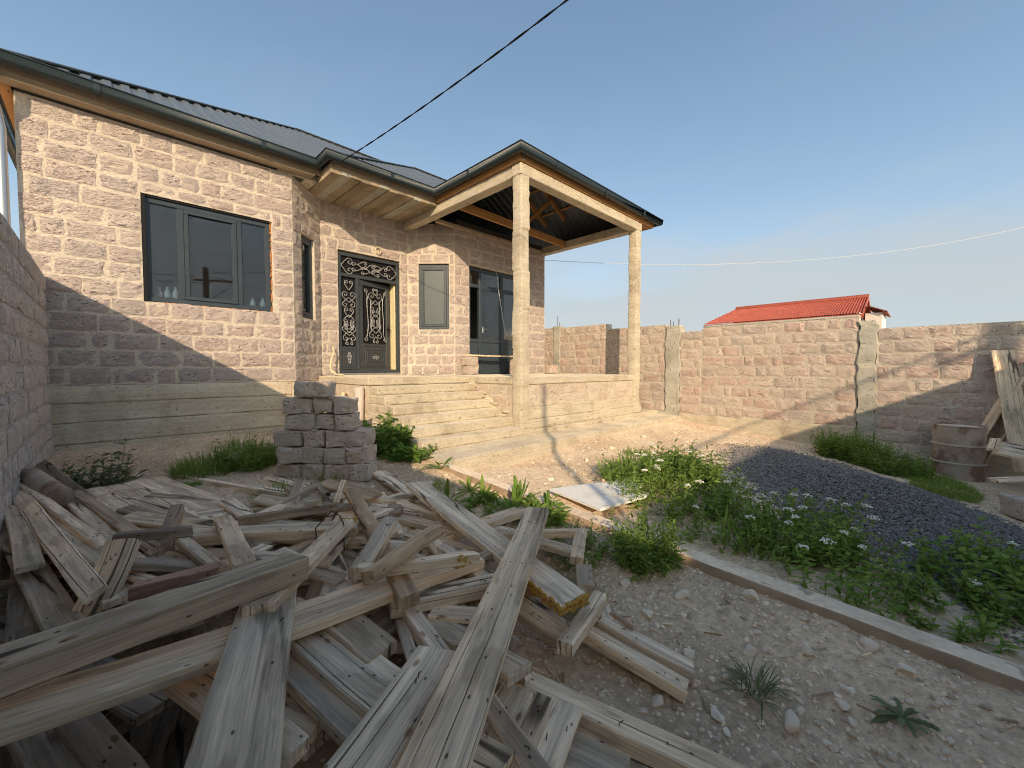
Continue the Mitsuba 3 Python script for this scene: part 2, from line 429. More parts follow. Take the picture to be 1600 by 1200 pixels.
def rocks(pts, size, seed, sub=0, flat=0.65):
    """many small stones as one mesh, with a number per stone in uv.x"""
    r = np.random.default_rng(seed)
    base = trimesh.creation.icosphere(subdivisions=max(sub, 0))
    bv, bf = base.vertices, base.faces
    if sub < 0:
        bv = np.array([[1, 0, 0], [-1, 0, 0], [0, 1, 0], [0, -1, 0], [0, 0, 1], [0, 0, -1.0]])
        bf = np.array([[0, 2, 4], [2, 1, 4], [1, 3, 4], [3, 0, 4], [2, 0, 5], [1, 2, 5], [3, 1, 5], [0, 3, 5]])
    n = len(pts)
    v = bv[None] * (1 + r.uniform(-0.28, 0.28, (n, len(bv), 1))) * np.stack([r.uniform(0.7, 1.3, n), r.uniform(0.7, 1.3, n), r.uniform(flat * 0.7, flat * 1.2, n)], -1)[:, None]
    q = r.normal(size=(n, 3)) * 0.5
    a = r.uniform(0, 2 * np.pi, n)
    c, s = np.cos(a), np.sin(a)
    R = np.zeros((n, 3, 3)); R[:, 0, 0], R[:, 0, 1], R[:, 1, 0], R[:, 1, 1], R[:, 2, 2] = c, -s, s, c, 1
    R2 = np.tile(np.eye(3), (n, 1, 1)); c, s = np.cos(q[:, 0]), np.sin(q[:, 0])
    R2[:, 1, 1], R2[:, 1, 2], R2[:, 2, 1], R2[:, 2, 2] = c, -s, s, c
    v = np.einsum('nij,nkj->nki', R @ R2, v * np.asarray(size)[:, None, None]) + np.asarray(pts)[:, None]
    f = bf[None] + (np.arange(n) * len(bv))[:, None, None]
    uv = np.stack([np.repeat(np.arange(n) % 2000, len(bv)) + 0.5, np.zeros(n * len(bv))], -1)
    return trimesh.Trimesh(v.reshape(-1, 3), f.reshape(-1, 3), process=False), uv


def heap_d(x, y):
    """below 1 inside the outline of the gravel heap"""
    a, b = (x - 5.6) * 0.83 + (y - 0.5) * 0.55, -(x - 5.6) * 0.55 + (y - 0.5) * 0.83
    p = np.stack([x, y, np.zeros_like(x)], -1)
    return ((a + 0.12) / 2.2) ** 2 + (b / 1.0) ** 2 + 0.7 * (meshkit.fbm(p * 1.8, 3, 9) - 0.5) + 0.25 * (meshkit.noise(p * 9, 4) - 0.5)


# pebbles
def scatter(n, x0, x1, y0, y1, seed):
    r = np.random.default_rng(seed)
    return r.uniform(x0, x1, n), r.uniform(y0, y1, n), r


px, py, r_ = scatter(8000, 0.2, 9.1, -0.9, 5.2, 21)
keep = (np.abs(px - 2.75) > 0.10) & ((heap_d(px, py) > 1.1) | (px < 2.75)) & ~((px > 2.5) & (py > 3.78))
px, py = px[keep], py[keep]
sz = 0.004 + 0.017 * r_.random(len(px)) ** 4
m, uv = rocks(np.stack([px, py, ground_z(px, py) + sz * 0.15], -1), sz, 22)
solo('pebbles', m, 'stone', label='small broken stones strewn over the bare brown dirt', cat='pebbles', kind='stuff', uv=uv)
px, py, r_ = scatter(6000, 1.0, 2.62, -0.6, 2.2, 23)
sz = 0.003 + 0.014 * r_.random(len(px)) ** 5
m, uv = rocks(np.stack([px, py, ground_z(px, py) + sz * 0.15], -1), sz, 24)
solo('dirt_grit', m, 'stone', label='fine grit on the dirt strip between lumber and kerb', cat='grit', kind='stuff', uv=uv)
# loose stones big enough to count
STN = [(1.78, .12, .05), (2.15, .55, .04), (2.32, .95, .05), (1.72, .55, .035), (2.05, 1.02, .045), (1.6, .22, .04), (2.5, .15, .05), (1.9, .33, .055), (2.3, .35, .04), (1.42, .35, .035),
       (2.52, 1.2, .05), (2.2, 1.25, .04), (1.5, .02, .045), (1.72, -.1, .06), (2.0, -.12, .05), (2.42, .02, .04), (2.55, .65, .05), (1.95, .75, .035), (2.1, .2, .035), (1.62, .75, .04),
       (1.35, .6, .04), (2.45, 1.5, .04), (2.2, 1.55, .045), (3.9, 2.9, .06), (4.6, 3.2, .05), (5.4, 3.3, .06), (6.6, 3.4, .06), (3.5, 2.9, .045), (5.0, 2.7, .05), (7.4, 3.2, .05), (6.0, 2.9, .06), (1.85, 3.45, .06), (2.3, 3.5, .05), (2.35, 3.1, .06), (2.05, 3.3, .04)]
for k, (x, y, s) in enumerate(STN):
    st = trimesh.creation.icosphere(subdivisions=2)
    v = st.vertices; rr = np.random.default_rng(100 + k)
    v = v * (0.75 + 0.6 * meshkit.noise(v * 1.4 + k * 7.7, k)[:, None]) * np.array([1.2, 0.9, 0.62])
    for _ in range(5):
        nrm = rr.normal(size=3); nrm /= np.linalg.norm(nrm); dd = v @ nrm; v = v - np.clip(dd - 0.55, 0, None)[:, None] * nrm
    a = rr.uniform(0, 6.28)
    v = v @ np.array([[math.cos(a), -math.sin(a), 0], [math.sin(a), math.cos(a), 0], [0, 0, 1]]).T * s * 0.80
    solo('loose_stone', trimesh.Trimesh(v + [x, y, float(ground_z(x, y)) + s * 0.2], st.faces, process=False), 'pale_stone',
         'pale angular stone lying on the bare dirt', 'stone', 'pale stones on the dirt', smooth=35)

# gravel heap: a skin of grains over the mound
px, py, r_ = scatter(170000, 2.9, 9.0, -2.2, 3.4, 31)
hd = heap_d(px, py)
keep = (hd < 1.0 + 0.7 * r_.random(len(px)) ** 6) & (px > 2.95)
px, py, hd = px[keep], py[keep], hd[keep]
sz = (0.007 + 0.008 * r_.random(len(px)))
m, uv = rocks(np.stack([px, py, ground_z(px, py) + 0.006 + 0.02 * np.clip(1.1 - hd, 0, 1) * r_.random(len(px))], -1), sz, 32, sub=-1, flat=0.8)
solo('gravel', m, 'gravel', label='low heap of dark grey crushed gravel beside the weeds', cat='gravel', kind='stuff', uv=uv)

# kerb
kx = np.array([2.625, 2.625, 2.632, 2.768, 2.775, 2.775])
ky = np.linspace(-1.6, 3.82, 110)
kz = 0.165 + 0.0475 * (ky + 0.35)
prof = np.array([-0.35, -0.012, 0.0, 0.0, -0.012, -0.35])
KX = np.tile(kx, (len(ky), 1)) + 0.006 * (meshkit.noise(np.stack([ky * 6, ky * 0, ky * 0], -1), 3)[:, None] - 0.5) + 0.05 * (ky[:, None] < -99)
KZ = kz[:, None] + prof[None] + np.where(prof[None] > -0.1, 0.014 * (meshkit.fbm(np.stack([np.tile(ky[:, None] * 5, (1, 6)), KX * 12, KX * 0], -1), 3, 8) - 0.5), 0)
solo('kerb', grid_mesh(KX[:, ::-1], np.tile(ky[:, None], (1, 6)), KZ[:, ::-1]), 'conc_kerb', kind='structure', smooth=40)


# ---------------------------------------------------------------- block walls
BID = [0]


def block_mesh(L, H, D, rough, rr):
    """a rough-faced block in its own frame: x along, y outward (face near y = 0), z up"""
    nx, nz = max(5, int(L / 0.045)), 6
    gx_, gz_ = np.linspace(0, L, nx), np.linspace(0, H, nz)
    X, Z = np.meshgrid(gx_, gz_, indexing='ij')
    o = rr.uniform(0, 50, 3)
    P = np.stack([X * 7 + o[0], Z * 7 + o[1], X * 0 + o[2]], -1)
    edge = np.minimum(np.minimum(X, L - X), np.minimum(Z, H - Z))
    Y = rough * (meshkit.fbm(P, 3, 2) - 0.45) * 2 + rough * 0.5 * (meshkit.noise(P * 4, 5) - 0.5)
    Y = np.where(edge < 1e-6, np.minimum(Y, 0) * 0.5 - rough * 0.35, Y)
    j = 0.017
    wx, wz = meshkit.noise(P * 3 + 11, 6) - 0.5, meshkit.noise(P * 3 + 31, 7) - 0.5
    X2, Z2 = X + 2 * j * wx, Z + 2 * j * wz
    front = np.stack([X2, Y, Z2], -1)
    ring = np.concatenate([front[:, 0], front[-1, 1:], front[-2::-1, -1], front[0, -2:0:-1]])
    back = ring.copy(); back[:, 1] = -D
    n0 = nx * nz
    v = np.concatenate([front.reshape(-1, 3), ring, back])
    i, k = np.meshgrid(np.arange(nx - 1), np.arange(nz - 1), indexing='ij')
    a = (i * nz + k).ravel()
    f = np.stack([a, a + nz, a + nz + 1, a + 1], 1)
    m = len(ring); t = np.arange(m); u = (t + 1) % m
    g = np.stack([n0 + t, n0 + m + t, n0 + m + u, n0 + u], 1)
    q = np.vstack([f, g])
    return v, np.vstack([q[:, [0, 1, 2]], q[:, [0, 2, 3]]])


def place(v, p0, d, out):
    p0, d, out = np.array([*p0, 0.0]), np.array([*d, 0.0]), np.array([*out, 0.0])
    return p0 + v[:, :1] * d + v[:, 1:2] * out + v[:, 2:3] * np.array([0, 0, 1.0])


def clip_spans(a, b, cuts):
    spans = [(a, b)]
    for c0, c1 in cuts:
        spans = [s for x, y in spans for s in ((x, min(y, c0)), (max(x, c1), y)) if s[1] - s[0] > 0.05]
    return spans


def wall(holder, p0, p1, z0, z1, out, openings=(), course=0.22, joint=0.026, rough=0.019, proud=0.009, depth=0.3, bmat='tuff_house', mmat='mortar_house', seed=0, lens=(0.30, 0.46), core=True, gaps=0.0, skip=None):
    """rough blocks in courses over a mortar core between p0 and p1; openings are (s0, s1, z0, z1) along it"""
    rr = np.random.default_rng(seed)
    p0, p1 = np.array(p0, float), np.array(p1, float)
    L = np.linalg.norm(p1 - p0); d = (p1 - p0) / L; out = np.array(out, float) / np.linalg.norm(out)
    key = num(f'{holder}__wall') if '__' not in holder and holder == 'stone_house' else holder
    if core:
        poly = sbox(0, z0, L, z1)
        for a, b, c, e in openings:
            poly = poly.difference(sbox(a, c, b, e))
        ms = []
        for g in (poly.geoms if hasattr(poly, 'geoms') else [poly]):
            m = trimesh.creation.extrude_polygon(g, depth, engine='earcut')
            v = np.asarray(m.vertices); f = m.faces
            ms.append((place(np.stack([v[:, 0], v[:, 2] - depth, v[:, 1]], -1), p0, d, out), f if True else f[:, ::-1]))
        if key == holder:
            part(key, 'mortar', cat(ms), mmat)
        else:
            scene[key] = mikit.ply(cat(ms), mmat)
    n = int(round((z1 - z0) / course)); h = (z1 - z0) / n
    for c in range(n):
        za, zb = z0 + c * h, z0 + (c + 1) * h
        cuts = [(a, b) for a, b, e, g in openings if e < zb - 0.02 and g > za + 0.02]
        strips = [(a, b, za, zb) for a, b in clip_spans(0, L, cuts)]
        for a, b, e, g in openings:
            if za + 0.02 < g < zb - 0.05:
                strips.append((a, b, g + 0.004, zb))
            if za + 0.05 < e < zb - 0.02:
                strips.append((a, b, za, e - 0.004))
        z_lo, z_hi = za, zb
        for a, b, za, zb in strips:
            s = a - rr.uniform(0.0, 0.25)
            while s < b - 1e-6:
                e = s + rr.uniform(*lens)
                if rr.random() < 0.14:
                    e = s + rr.uniform(0.16, 0.26)
                if b - e < 0.16:
                    e = b
                x0, x1 = max(s, a), min(e, b)
                s = e
                if x1 - x0 < 0.07:
                    continue
                jx, jz = joint * rr.uniform(0.6, 1.6), joint * rr.uniform(0.6, 1.5)
                jz = min(jz, 0.4 * (zb - za))
                l, hh = x1 - x0 - jx, zb - za - jz
                if l < 0.05 or (skip and skip(x0, za)):
                    continue
                v, f = block_mesh(l, hh, 0.03, rough, rr)
                i = rr.integers(0, 30)
                uv = np.stack([v[:, 0] + 0.2 + 10.0 * i, v[:, 2]], -1)
                v = v + [x0 + jx / 2, proud + rr.uniform(-0.004, 0.005), za + jz / 2 + rr.uniform(-0.004, 0.004)]
                part(key, 'block', (place(v, p0, d, out), f if np.cross(d, out) < 0 else f[:, ::-1]), bmat, smooth=False, uv=uv)
    return key


# ---------------------------------------------------------------- the house
H = thing('stone_house', 'unfinished single-storey house of pink tuff blocks with dark metal roof and open porch', 'house')
q = math.sqrt(0.5)
FL, WT = 1.33, 4.58           # floor and wall top
fwin = (0.37 + 0.67, 1.90 + 0.67, 2.34, 3.76)
wall(H, (-0.67, 7.3), (2.2, 7.3), 1.24, WT, (0, -1), [fwin], seed=1)
c1a, c1b = np.array([2.2, 7.3]), np.array([2.87, 7.97])
L1 = np.linalg.norm(c1b - c1a)
wall(H, c1a, c1b, 1.24, WT, (q, -q), [(0.27, 0.72, 2.32, 3.76)], seed=2, lens=(0.26, 0.40), depth=0.28)
door_u = (3.19, 4.52)
wall(H, (2.87, 7.97), (4.70, 7.97), 0.42, WT, (0, -1), [(door_u[0] - 2.87, door_u[1] - 2.87, 1.32, 3.74)], seed=3)
c2a, c2b = np.array([4.70, 7.97]), np.array([5.42, 7.25])
wall(H, c2a, c2b, 1.31, WT, (-q, -q), [(0.235, 0.90, 2.30, 3.73)], seed=4, lens=(0.24, 0.36), depth=0.28)
gd = (5.83, 7.60)
wall(H, (5.42, 7.25), (8.42, 7.25), 1.31, WT, (0, -1), [(gd[0] - 5.42, gd[1] - 5.42, 1.31, 3.78)], seed=5)
# side walls and back wall, seen only in slivers
wall(H, (-0.67, 15.2), (-0.67, 7.6), 0.3, WT, (-1, 0), seed=6, core=True, skip=lambda s, z: s < 6.3)
wall(H, (8.42, 7.55), (8.42, 15.2), 0.3, WT, (1, 0), seed=7, skip=lambda s, z: s > 0.5)
part(H, 'wall', box(-0.67, 8.42, 15.2, 15.5, 0.3, WT), 'mortar_house')
part(H, 'floor', cat([box(-0.37, 8.12, 8.3, 15.2, 1.0, FL), box(-0.37, 2.0, 7.62, 8.297, 1.0, FL), box(5.7, 8.12, 7.56, 8.297, 1.0, FL)]), 'dark_room')
part(H, 'ceiling', cat([box(-0.66, 8.41, 8.30, 15.2, WT + 0.003, WT + 0.12), box(-0.66, 2.4, 7.32, 8.297, WT + 0.003, WT + 0.12), box(5.5, 8.41, 7.27, 8.297, WT + 0.003, WT + 0.12)]), 'dark_room')
part(H, 'partition', box(-0.36, 8.1, 10.2, 10.3, FL, WT), 'dark_room')
part(H, 'partition', box(2.9, 3.0, 8.4, 10.197, FL, WT), 'dark_room')
part(H, 'partition', box(5.2, 5.3, 8.4, 10.197, FL, WT), 'dark_room')


def slab(x0, x1, y0, y1, z0, z1, amp=0.006, seed=0, step=0.05, c=0.012):
    """a cast concrete body with worn edges"""
    m = box(x0, x1, y0, y1, z0, z1, c)
    v, f = trimesh.remesh.subdivide_to_size(m.vertices, m.faces, max(step, 0.04), max_iter=12)
    v = np.asarray(v)
    m = trimesh.Trimesh(v, f, process=True); m.merge_vertices()
    nz = np.stack([meshkit.fbm(m.vertices * 6 + seed * 3.3 + k * 17, 3, k) - 0.5 for k in range(3)], -1)
    m.vertices = m.vertices + nz * amp * 2
    return m


# plinth of the left front: four casts of board-marked concrete one above the other
pz = [0.20, 0.52, 0.78, 1.02, 1.237]
for k in range(4):
    part(H, 'plinth', slab(-0.67, 2.14 - 0.0 * k, 7.288 - 0.008 * (k % 2), 7.6, pz[k] + 0.002, pz[k + 1] - 0.002, 0.006, k), 'conc_plinth', smooth=40)
part(H, 'plinth', cat([trimesh.creation.extrude_polygon(Polygon([(2.14, 7.275), (2.215, 7.275), (2.885, 7.945), (2.885, 8.2), (2.14, 7.6)]), 0.93, engine='earcut').apply_translation([0, 0, 0.3])]), 'conc_plinth')


# windows: frame, sashes, panes, in the plane through p0 along d
def local(p0, d, out):
    def f(m):
        v = np.asarray(m.vertices)
        flip = np.cross(np.array(d, float), np.array(out, float)) > 0
        return trimesh.Trimesh(place(v, p0, d, out), m.faces[:, ::-1] if flip else m.faces, process=False)
    return f


def rect_frame(s0, s1, z0, z1, w, y0, y1, c=0.004):
    return cat([box(s0, s1, y0, y1, z1 - w, z1, c), box(s0, s1, y0, y1, z0, z0 + w, c), box(s0, s0 + w, y0, y1, z0 + w, z1 - w, c), box(s1 - w, s1, y0, y1, z0 + w, z1 - w, c)])


def pane(s0, s1, z0, z1, y):
    v = np.array([[s0, y, z0], [s1, y, z0], [s1, y, z1], [s0, y, z1]], float)
    return trimesh.Trimesh(v, [[0, 1, 2], [0, 2, 3]], process=False)


loc = local((-0.67, 7.3), (1, 0), (0, -1))
a, b, c_, e = fwin
W = num(f'{H}__window')
labels[W] = {'label': 'wide three-light window with grey frame and a rough black left reveal'}
part(W, 'frame', loc(cat([rect_frame(a + 0.02, b - 0.02, c_ + 0.012, e - 0.03, 0.062, -0.11, -0.045)])), 'frame_grey')
m1, m2 = a + 0.405, a + 1.095
part(W, 'mullion', loc(box(m1 - 0.03, m1 + 0.035, -0.115, -0.042, c_ + 0.074, e - 0.092, 0.004)), 'frame_grey')
part(W, 'mullion', loc(box(m2 - 0.03, m2 + 0.035, -0.115, -0.042, c_ + 0.074, e - 0.092, 0.004)), 'frame_grey')
part(W, 'sash', loc(rect_frame(m1 + 0.037, m2 - 0.032, c_ + 0.078, e - 0.096, 0.05, -0.10, -0.028)), 'frame_grey')
for s0, s1, i0 in ((a + 0.08, m1 - 0.03, 0), (m2 + 0.035, b - 0.08, 0), (m1 + 0.085, m2 - 0.08, 0.045)):
    part(W, 'pane', loc(pane(s0, s1, c_ + 0.075 + i0, e - 0.09 - i0, -0.075)), 'glass')
    g = rect_frame(s0 - 0.002, s1 + 0.002, c_ + 0.073 + i0, e - 0.088 - i0, 0.012, -0.085, -0.062, 0.002)
    part(W, 'bead', loc(g), 'frame_grey')
part(W, 'sill', loc(box(a + 0.02, b - 0.02, -0.30, -0.118, c_ - 0.02, c_ + 0.02)), 'cream')
fo = []
for k in range(60):
    z = c_ + (e - c_) * rng.random()
    fo.append((trimesh.creation.icosphere(subdivisions=1).vertices * rng.uniform(0.008, 0.018) * [0.6, 1, 1.3] + [b - 0.012 + rng.normal() * 0.004, -0.05 + 0.02 * rng.random(), z], trimesh.creation.icosphere(subdivisions=1).faces))
for k in range(45):
    fo.append((trimesh.creation.icosphere(subdivisions=1).vertices * rng.uniform(0.007, 0.014) * [1.5, 1, 0.7] + [a + 0.1 + (b - a - 0.1) * rng.random(), -0.04 + 0.02 * rng.random(), c_ + 0.004], trimesh.creation.icosphere(subdivisions=1).faces))
part(W, 'mounting_foam', loc(cat(fo)), 'foam', kind='stuff')
part(W, 'reveal', loc(cat([box(a - 0.004, a + 0.040, -0.16, 0.004, c_, e), box(a + 0.019, b, -0.16, -0.02, e - 0.028, e - 0.001)])), 'black')
# bottles on the inner sill
for k, (s, h_, mt) in enumerate(((a + 0.17, 0.21, 'plastic_pink'), (a + 0.255, 0.23, 'plastic_blue'), (a + 0.345, 0.24, 'plastic_blue'), (b - 0.24, 0.20, 'plastic_blue'), (b - 0.10, 0.22, 'plastic_blue'))):
    bt = lathe([(0, 0), (0.036, 0.002), (0.038, 0.02), (0.034, h_ * 0.3), (0.038, h_ * 0.4), (0.038, h_ * 0.62), (0.018, h_ * 0.86), (0.012, h_ * 0.9), (0.014, h_ * 0.93), (0.014, h_), (0, h_)], 20)
    bt.apply_translation([s, -0.20, c_ + 0.021])
    names = ('pinkish plastic bottle standing behind the wide window', 'blue plastic bottle in the middle of three behind the wide window', 'blue plastic bottle next to the mullion of the wide window', 'single blue bottle standing in the right light of the wide window', 'blue bottle in the corner of the wide window by the frame')
    solo('plastic_bottle', loc(bt), mt, names[k], 'bottle', 'bottles on the window sill', smooth=30)

# narrow window in the splayed side
loc = local(c1a, (q, q), (q, -q))
W = num(f'{H}__window')
labels[W] = {'label': 'narrow dark window in the splayed side of the entrance'}
part(W, 'frame', loc(rect_frame(0.275, 0.715, 2.325, 3.735, 0.06, -0.12, -0.05)), 'frame_grey')
part(W, 'sash', loc(rect_frame(0.336, 0.654, 2.386, 3.674, 0.05, -0.11, -0.035)), 'frame_grey')
part(W, 'pane', loc(pane(0.385, 0.605, 2.435, 3.625, -0.08)), 'glass')
# panel window in the other splay
loc = local(c2a, (q, -q), (-q, -q))
W = num(f'{H}__window')
labels[W] = {'label': 'tall window closed with a plain grey panel beside the steel door'}
part(W, 'frame', loc(rect_frame(0.24, 0.895, 2.305, 3.70, 0.058, -0.09, -0.02)), 'frame_grey')
part(W, 'sash', loc(rect_frame(0.299, 0.836, 2.364, 3.641, 0.045, -0.08, -0.006)), 'frame_grey')
part(W, 'panel', loc(cat([box(0.345, 0.79, -0.06, -0.04, 2.41, 3.595)])), 'panel_grey')
part(W, 'bead', loc(rect_frame(0.345, 0.79, 2.41, 3.595, 0.012, -0.038, -0.026, 0.002)), 'frame_grey')

# glazed terrace door
loc = local((0, 7.25), (1, 0), (0, -1))
W = num(f'{H}__terrace_door')
labels[W] = {'label': 'dark glazed terrace door with transom lights behind the porch post'}
x0, x1 = gd
part(W, 'frame', loc(rect_frame(x0 + 0.01, x1 - 0.01, 1.315, 3.75, 0.07, -0.13, -0.06)), 'frame_grey')
ux = [x0 + 0.08, 6.17, 6.24, 6.86, 6.94, x1 - 0.08]
for k in (1, 3):
    part(W, 'mullion', loc(box(ux[k], ux[k + 1], -0.13, -0.055, 1.385, 3.68, 0.004)), 'frame_grey')
for k in (0, 2, 4):
    l, r2 = ux[k], ux[k + 1]
    part(W, 'transom', loc(box(l, r2, -0.125, -0.058, 3.31, 3.38, 0.004)), 'frame_grey')
    part(W, 'rail', loc(box(l, r2, -0.125, -0.058, 2.06, 2.13, 0.004)), 'frame_grey')
    part(W, 'pane', loc(pane(l, r2, 3.38, 3.68, -0.09)), 'glass')
    if k:
        part(W, 'pane', loc(pane(l, r2, 2.13, 3.31, -0.09)), 'glass')
        part(W, 'bead', loc(rect_frame(l, r2, 2.13, 3.31, 0.03, -0.10, -0.07, 0.003)), 'frame_grey')
    part(W, 'panel', loc(box(l, r2, -0.10, -0.085, 1.385, 2.06)), 'frame_grey')
part(W, 'handle', loc(cat([box(6.262, 6.288, -0.056, -0.04, 2.28, 2.42, 0.003), tube([(6.275, -0.045, 2.36), (6.275, -0.005, 2.36), (6.38, -0.002, 2.355)], 0.009)])), 'zinc')

# steel entrance door with wrought scrolls
Dk = num(f'{H}__entrance_door')
labels[Dk] = {'label': 'dark steel entrance door with pale wrought iron scrolls, left ajar'}
loc = local((0, 7.97), (1, 0), (0, -1))
d0, d1 = door_u
part(Dk, 'frame', loc(cat([rect_frame(d0 + 0.01, d1 - 0.01, 1.36, 3.71, 0.065, -0.10, -0.03), box(d0 + 0.076, d1 - 0.076, -0.10, -0.03, 3.245, 3.31, 0.004), box(3.555, 3.615, -0.10, -0.028, 1.425, 3.244, 0.004)])), 'door_steel')
part(Dk, 'threshold', loc(box(d0 + 0.01, d1 - 0.01, -0.12, -0.02, 1.325, 1.357, 0.003)), 'zinc')


def spiral(c, r0, r1, a0, turns, n=18):
    t = np.linspace(0, 1, n)
    r = r0 + (r1 - r0) * t
    a = a0 + turns * 2 * np.pi * t
    return np.stack([c[0] + r * np.cos(a), c[1] + r * np.sin(a)], -1)


def scroll_pair(cx, cz, w, h, flip=1, horiz=False):
    """a heart: two C-scrolls that meet in a point, mirrored"""
    out = []
    for s in (-1, 1):
        sp = spiral((cx + s * w * 0.27, cz + flip * h * 0.18), 0.01, w * 0.24, math.pi / 2 * (1 - s) + (0.6 if s > 0 else -0.6), -1.15 * s * flip, 20)
        tip = np.array([cx + s * 0.004, cz - flip * h * 0.5])
        end = sp[-1]
        ctrl = np.array([cx + s * w * 0.52, cz - flip * h * 0.02])
        t = np.linspace(0, 1, 9)[1:, None]
        cv = (1 - t) ** 2 * end + 2 * t * (1 - t) * ctrl + t * t * tip
        out.append(np.vstack([sp, cv]))
    if horiz:
        out = [np.stack([cx + (p[:, 1] - cz), cz + (p[:, 0] - cx)], -1) for p in out]
    return out


def irons(curves, y, r=0.0085):
    return cat([tube(np.stack([c[:, 0], np.full(len(c), y), c[:, 1]], -1), r, 5) for c in curves])


# sidelight scrolls
cs = []
sx = 3.41
for z, w, h, fl in ((3.10, 0.16, 0.22, 1), (2.86, 0.26, 0.22, 1), (2.74, 0.26, 0.20, -1), (2.56, 0.18, 0.22, 1), (2.42, 0.22, 0.16, -1), (2.30, 0.20, 0.16, 1), (2.26, 0.17, 0.22, 1), (2.20, 0.26, 0.20, 1), (2.08, 0.26, 0.20, -1), (1.97, 0.15, 0.16, -1)):
    cs += scroll_pair(sx, z, w, h, fl)
part(Dk, 'sidelight_scrollwork', loc(irons(cs, -0.035)), 'scroll_iron', smooth=True)
part(Dk, 'sidelight_backing', loc(box(3.27, 3.55, -0.095, -0.085, 1.90, 3.24)), 'black')
part(Dk, 'sidelight_panel', loc(cat([box(3.268, 3.553, -0.085, -0.05, 1.43, 1.885, 0.004), rect_frame(3.29, 3.53, 1.46, 1.855, 0.02, -0.05, -0.038, 0.004), rect_frame(3.33, 3.49, 1.51, 1.805, 0.012, -0.05, -0.042, 0.003)])), 'door_steel')
cs = []
for z, w in ((1.74, 0.05), (1.68, 0.08), (1.62, 0.06), (1.57, 0.04)):
    cs += scroll_pair(3.41, z, w, w * 1.1, 1)
part(Dk, 'ornament', loc(irons(cs, -0.036, 0.007)), 'scroll_iron', smooth=True)
# transom scrolls
cs = []
for x, z, w, h, fl in ((3.39, 3.46, 0.30, 0.24, 1), (3.56, 3.46, 0.18, 0.24, -1), (3.72, 3.52, 0.15, 0.22, 1), (3.74, 3.41, 0.15, 0.22, -1), (3.88, 3.47, 0.18, 0.2, 1), (4.0, 3.5, 0.15, 0.22, -1), (3.99, 3.41, 0.15, 0.2, 1), (4.15, 3.46, 0.18, 0.24, 1), (4.32, 3.46, 0.30, 0.24, -1)):
    cs += scroll_pair(x, z, w, h, fl, True)
part(Dk, 'transom_scrollwork', loc(irons(cs, -0.035)), 'scroll_iron', smooth=True)
part(Dk, 'transom_backing', loc(box(d0 + 0.075, d1 - 0.075, -0.095, -0.085, 3.31, 3.645)), 'black')
# the leaf, hinged on the middle post, swung a little inwards
th = math.radians(14)
leaf_p = (3.62, 8.02); leaf_d = (math.cos(th), math.sin(th)); leaf_o = (math.sin(th), -math.cos(th))
lloc = local(leaf_p, leaf_d, leaf_o)
lw = 0.80
part(Dk, 'leaf', lloc(cat([rect_frame(0, lw, 1.37, 3.235, 0.10, -0.06, 0.0, 0.005), box(0.10, lw - 0.10, -0.055, -0.004, 1.47, 1.90, 0.004), rect_frame(0.13, lw - 0.13, 1.50, 1.85, 0.022, -0.004, 0.010, 0.004), rect_frame(0.19, lw - 0.19, 1.57, 1.78, 0.014, -0.004, 0.008, 0.003), box(0.10, lw - 0.10, -0.05, -0.002, 1.905, 1.96, 0.004)])), 'door_steel')
part(Dk, 'leaf_backing', lloc(box(0.10, lw - 0.10, -0.055, -0.045, 1.965, 3.13)), 'black')
cs = []
lx = lw / 2
for z, w, h, fl in ((3.05, 0.13, 0.16, 1), (2.90, 0.34, 0.26, 1), (2.74, 0.28, 0.24, -1), (2.60, 0.16, 0.16, 1), (2.48, 0.2, 0.18, -1), (2.38, 0.2, 0.18, 1), (2.30, 0.28, 0.24, 1), (2.18, 0.34, 0.26, -1), (2.03, 0.14, 0.16, -1)):
    cs += scroll_pair(lx, z, w, h, fl)
for s in (-1, 1):
    xx = lx + s * 0.20
    zz = np.linspace(2.18, 2.92, 16)
    cs.append(np.stack([xx + 0.012 * np.sin((zz - 2.18) * 8), zz], -1))
    cs.append(np.vstack([spiral((lx + s * 0.245, 3.03), 0.012, 0.05, 0, 1.2 * s), [[xx, 2.92]]]))
    cs.append(np.vstack([spiral((lx + s * 0.245, 2.05), 0.012, 0.05, 0, -1.2 * s), [[xx, 2.18]]]))
    cs.append(np.stack([np.full(12, lx + s * 0.115), np.linspace(2.25, 2.85, 12)], -1))
part(Dk, 'leaf_scrollwork', lloc(irons(cs, 0.012)), 'scroll_iron', smooth=True)
cs = []
for x, w in ((lx - 0.055, 0.07), (lx, 0.09), (lx + 0.055, 0.07)):
    cs += scroll_pair(x, 1.675, w * 0.8, w, 1, True)
part(Dk, 'ornament', lloc(irons(cs, 0.008, 0.007)), 'scroll_iron', smooth=True)
part(Dk, 'handle', lloc(cat([box(lw - 0.065, lw - 0.03, 0.0, 0.012, 2.14, 2.36, 0.003), tube([(lw - 0.048, 0.01, 2.29), (lw - 0.048, 0.055, 2.29), (lw - 0.16, 0.06, 2.285)], 0.011)])), 'black')
part(Dk, 'jamb', loc(box(d1 - 0.10, d1 - 0.001, -0.30, -0.105, 1.335, 3.70)), 'cream')
# wire ring above the door
solo('cable_coil', tube([(4.0 + 0.055 * math.cos(a_) + 0.012 * k_, 7.93, 3.86 + 0.07 * math.sin(a_)) for k_, a_ in enumerate(np.linspace(0, 12.5, 40) * 1.0 )] and [(4.0 + (0.055 + 0.004 * math.sin(3 * a_)) * math.cos(a_), 7.935 - 0.002 * a_, 3.86 + 0.07 * math.sin(a_)) for a_ in np.linspace(0, 12.5, 40)], 0.007), 'cream', 'pale ring of wire hanging from the wall above the steel door', 'cable', smooth=True)

# ---- roof
EZ, SL = 4.80, 0.617          # eave height and pitch


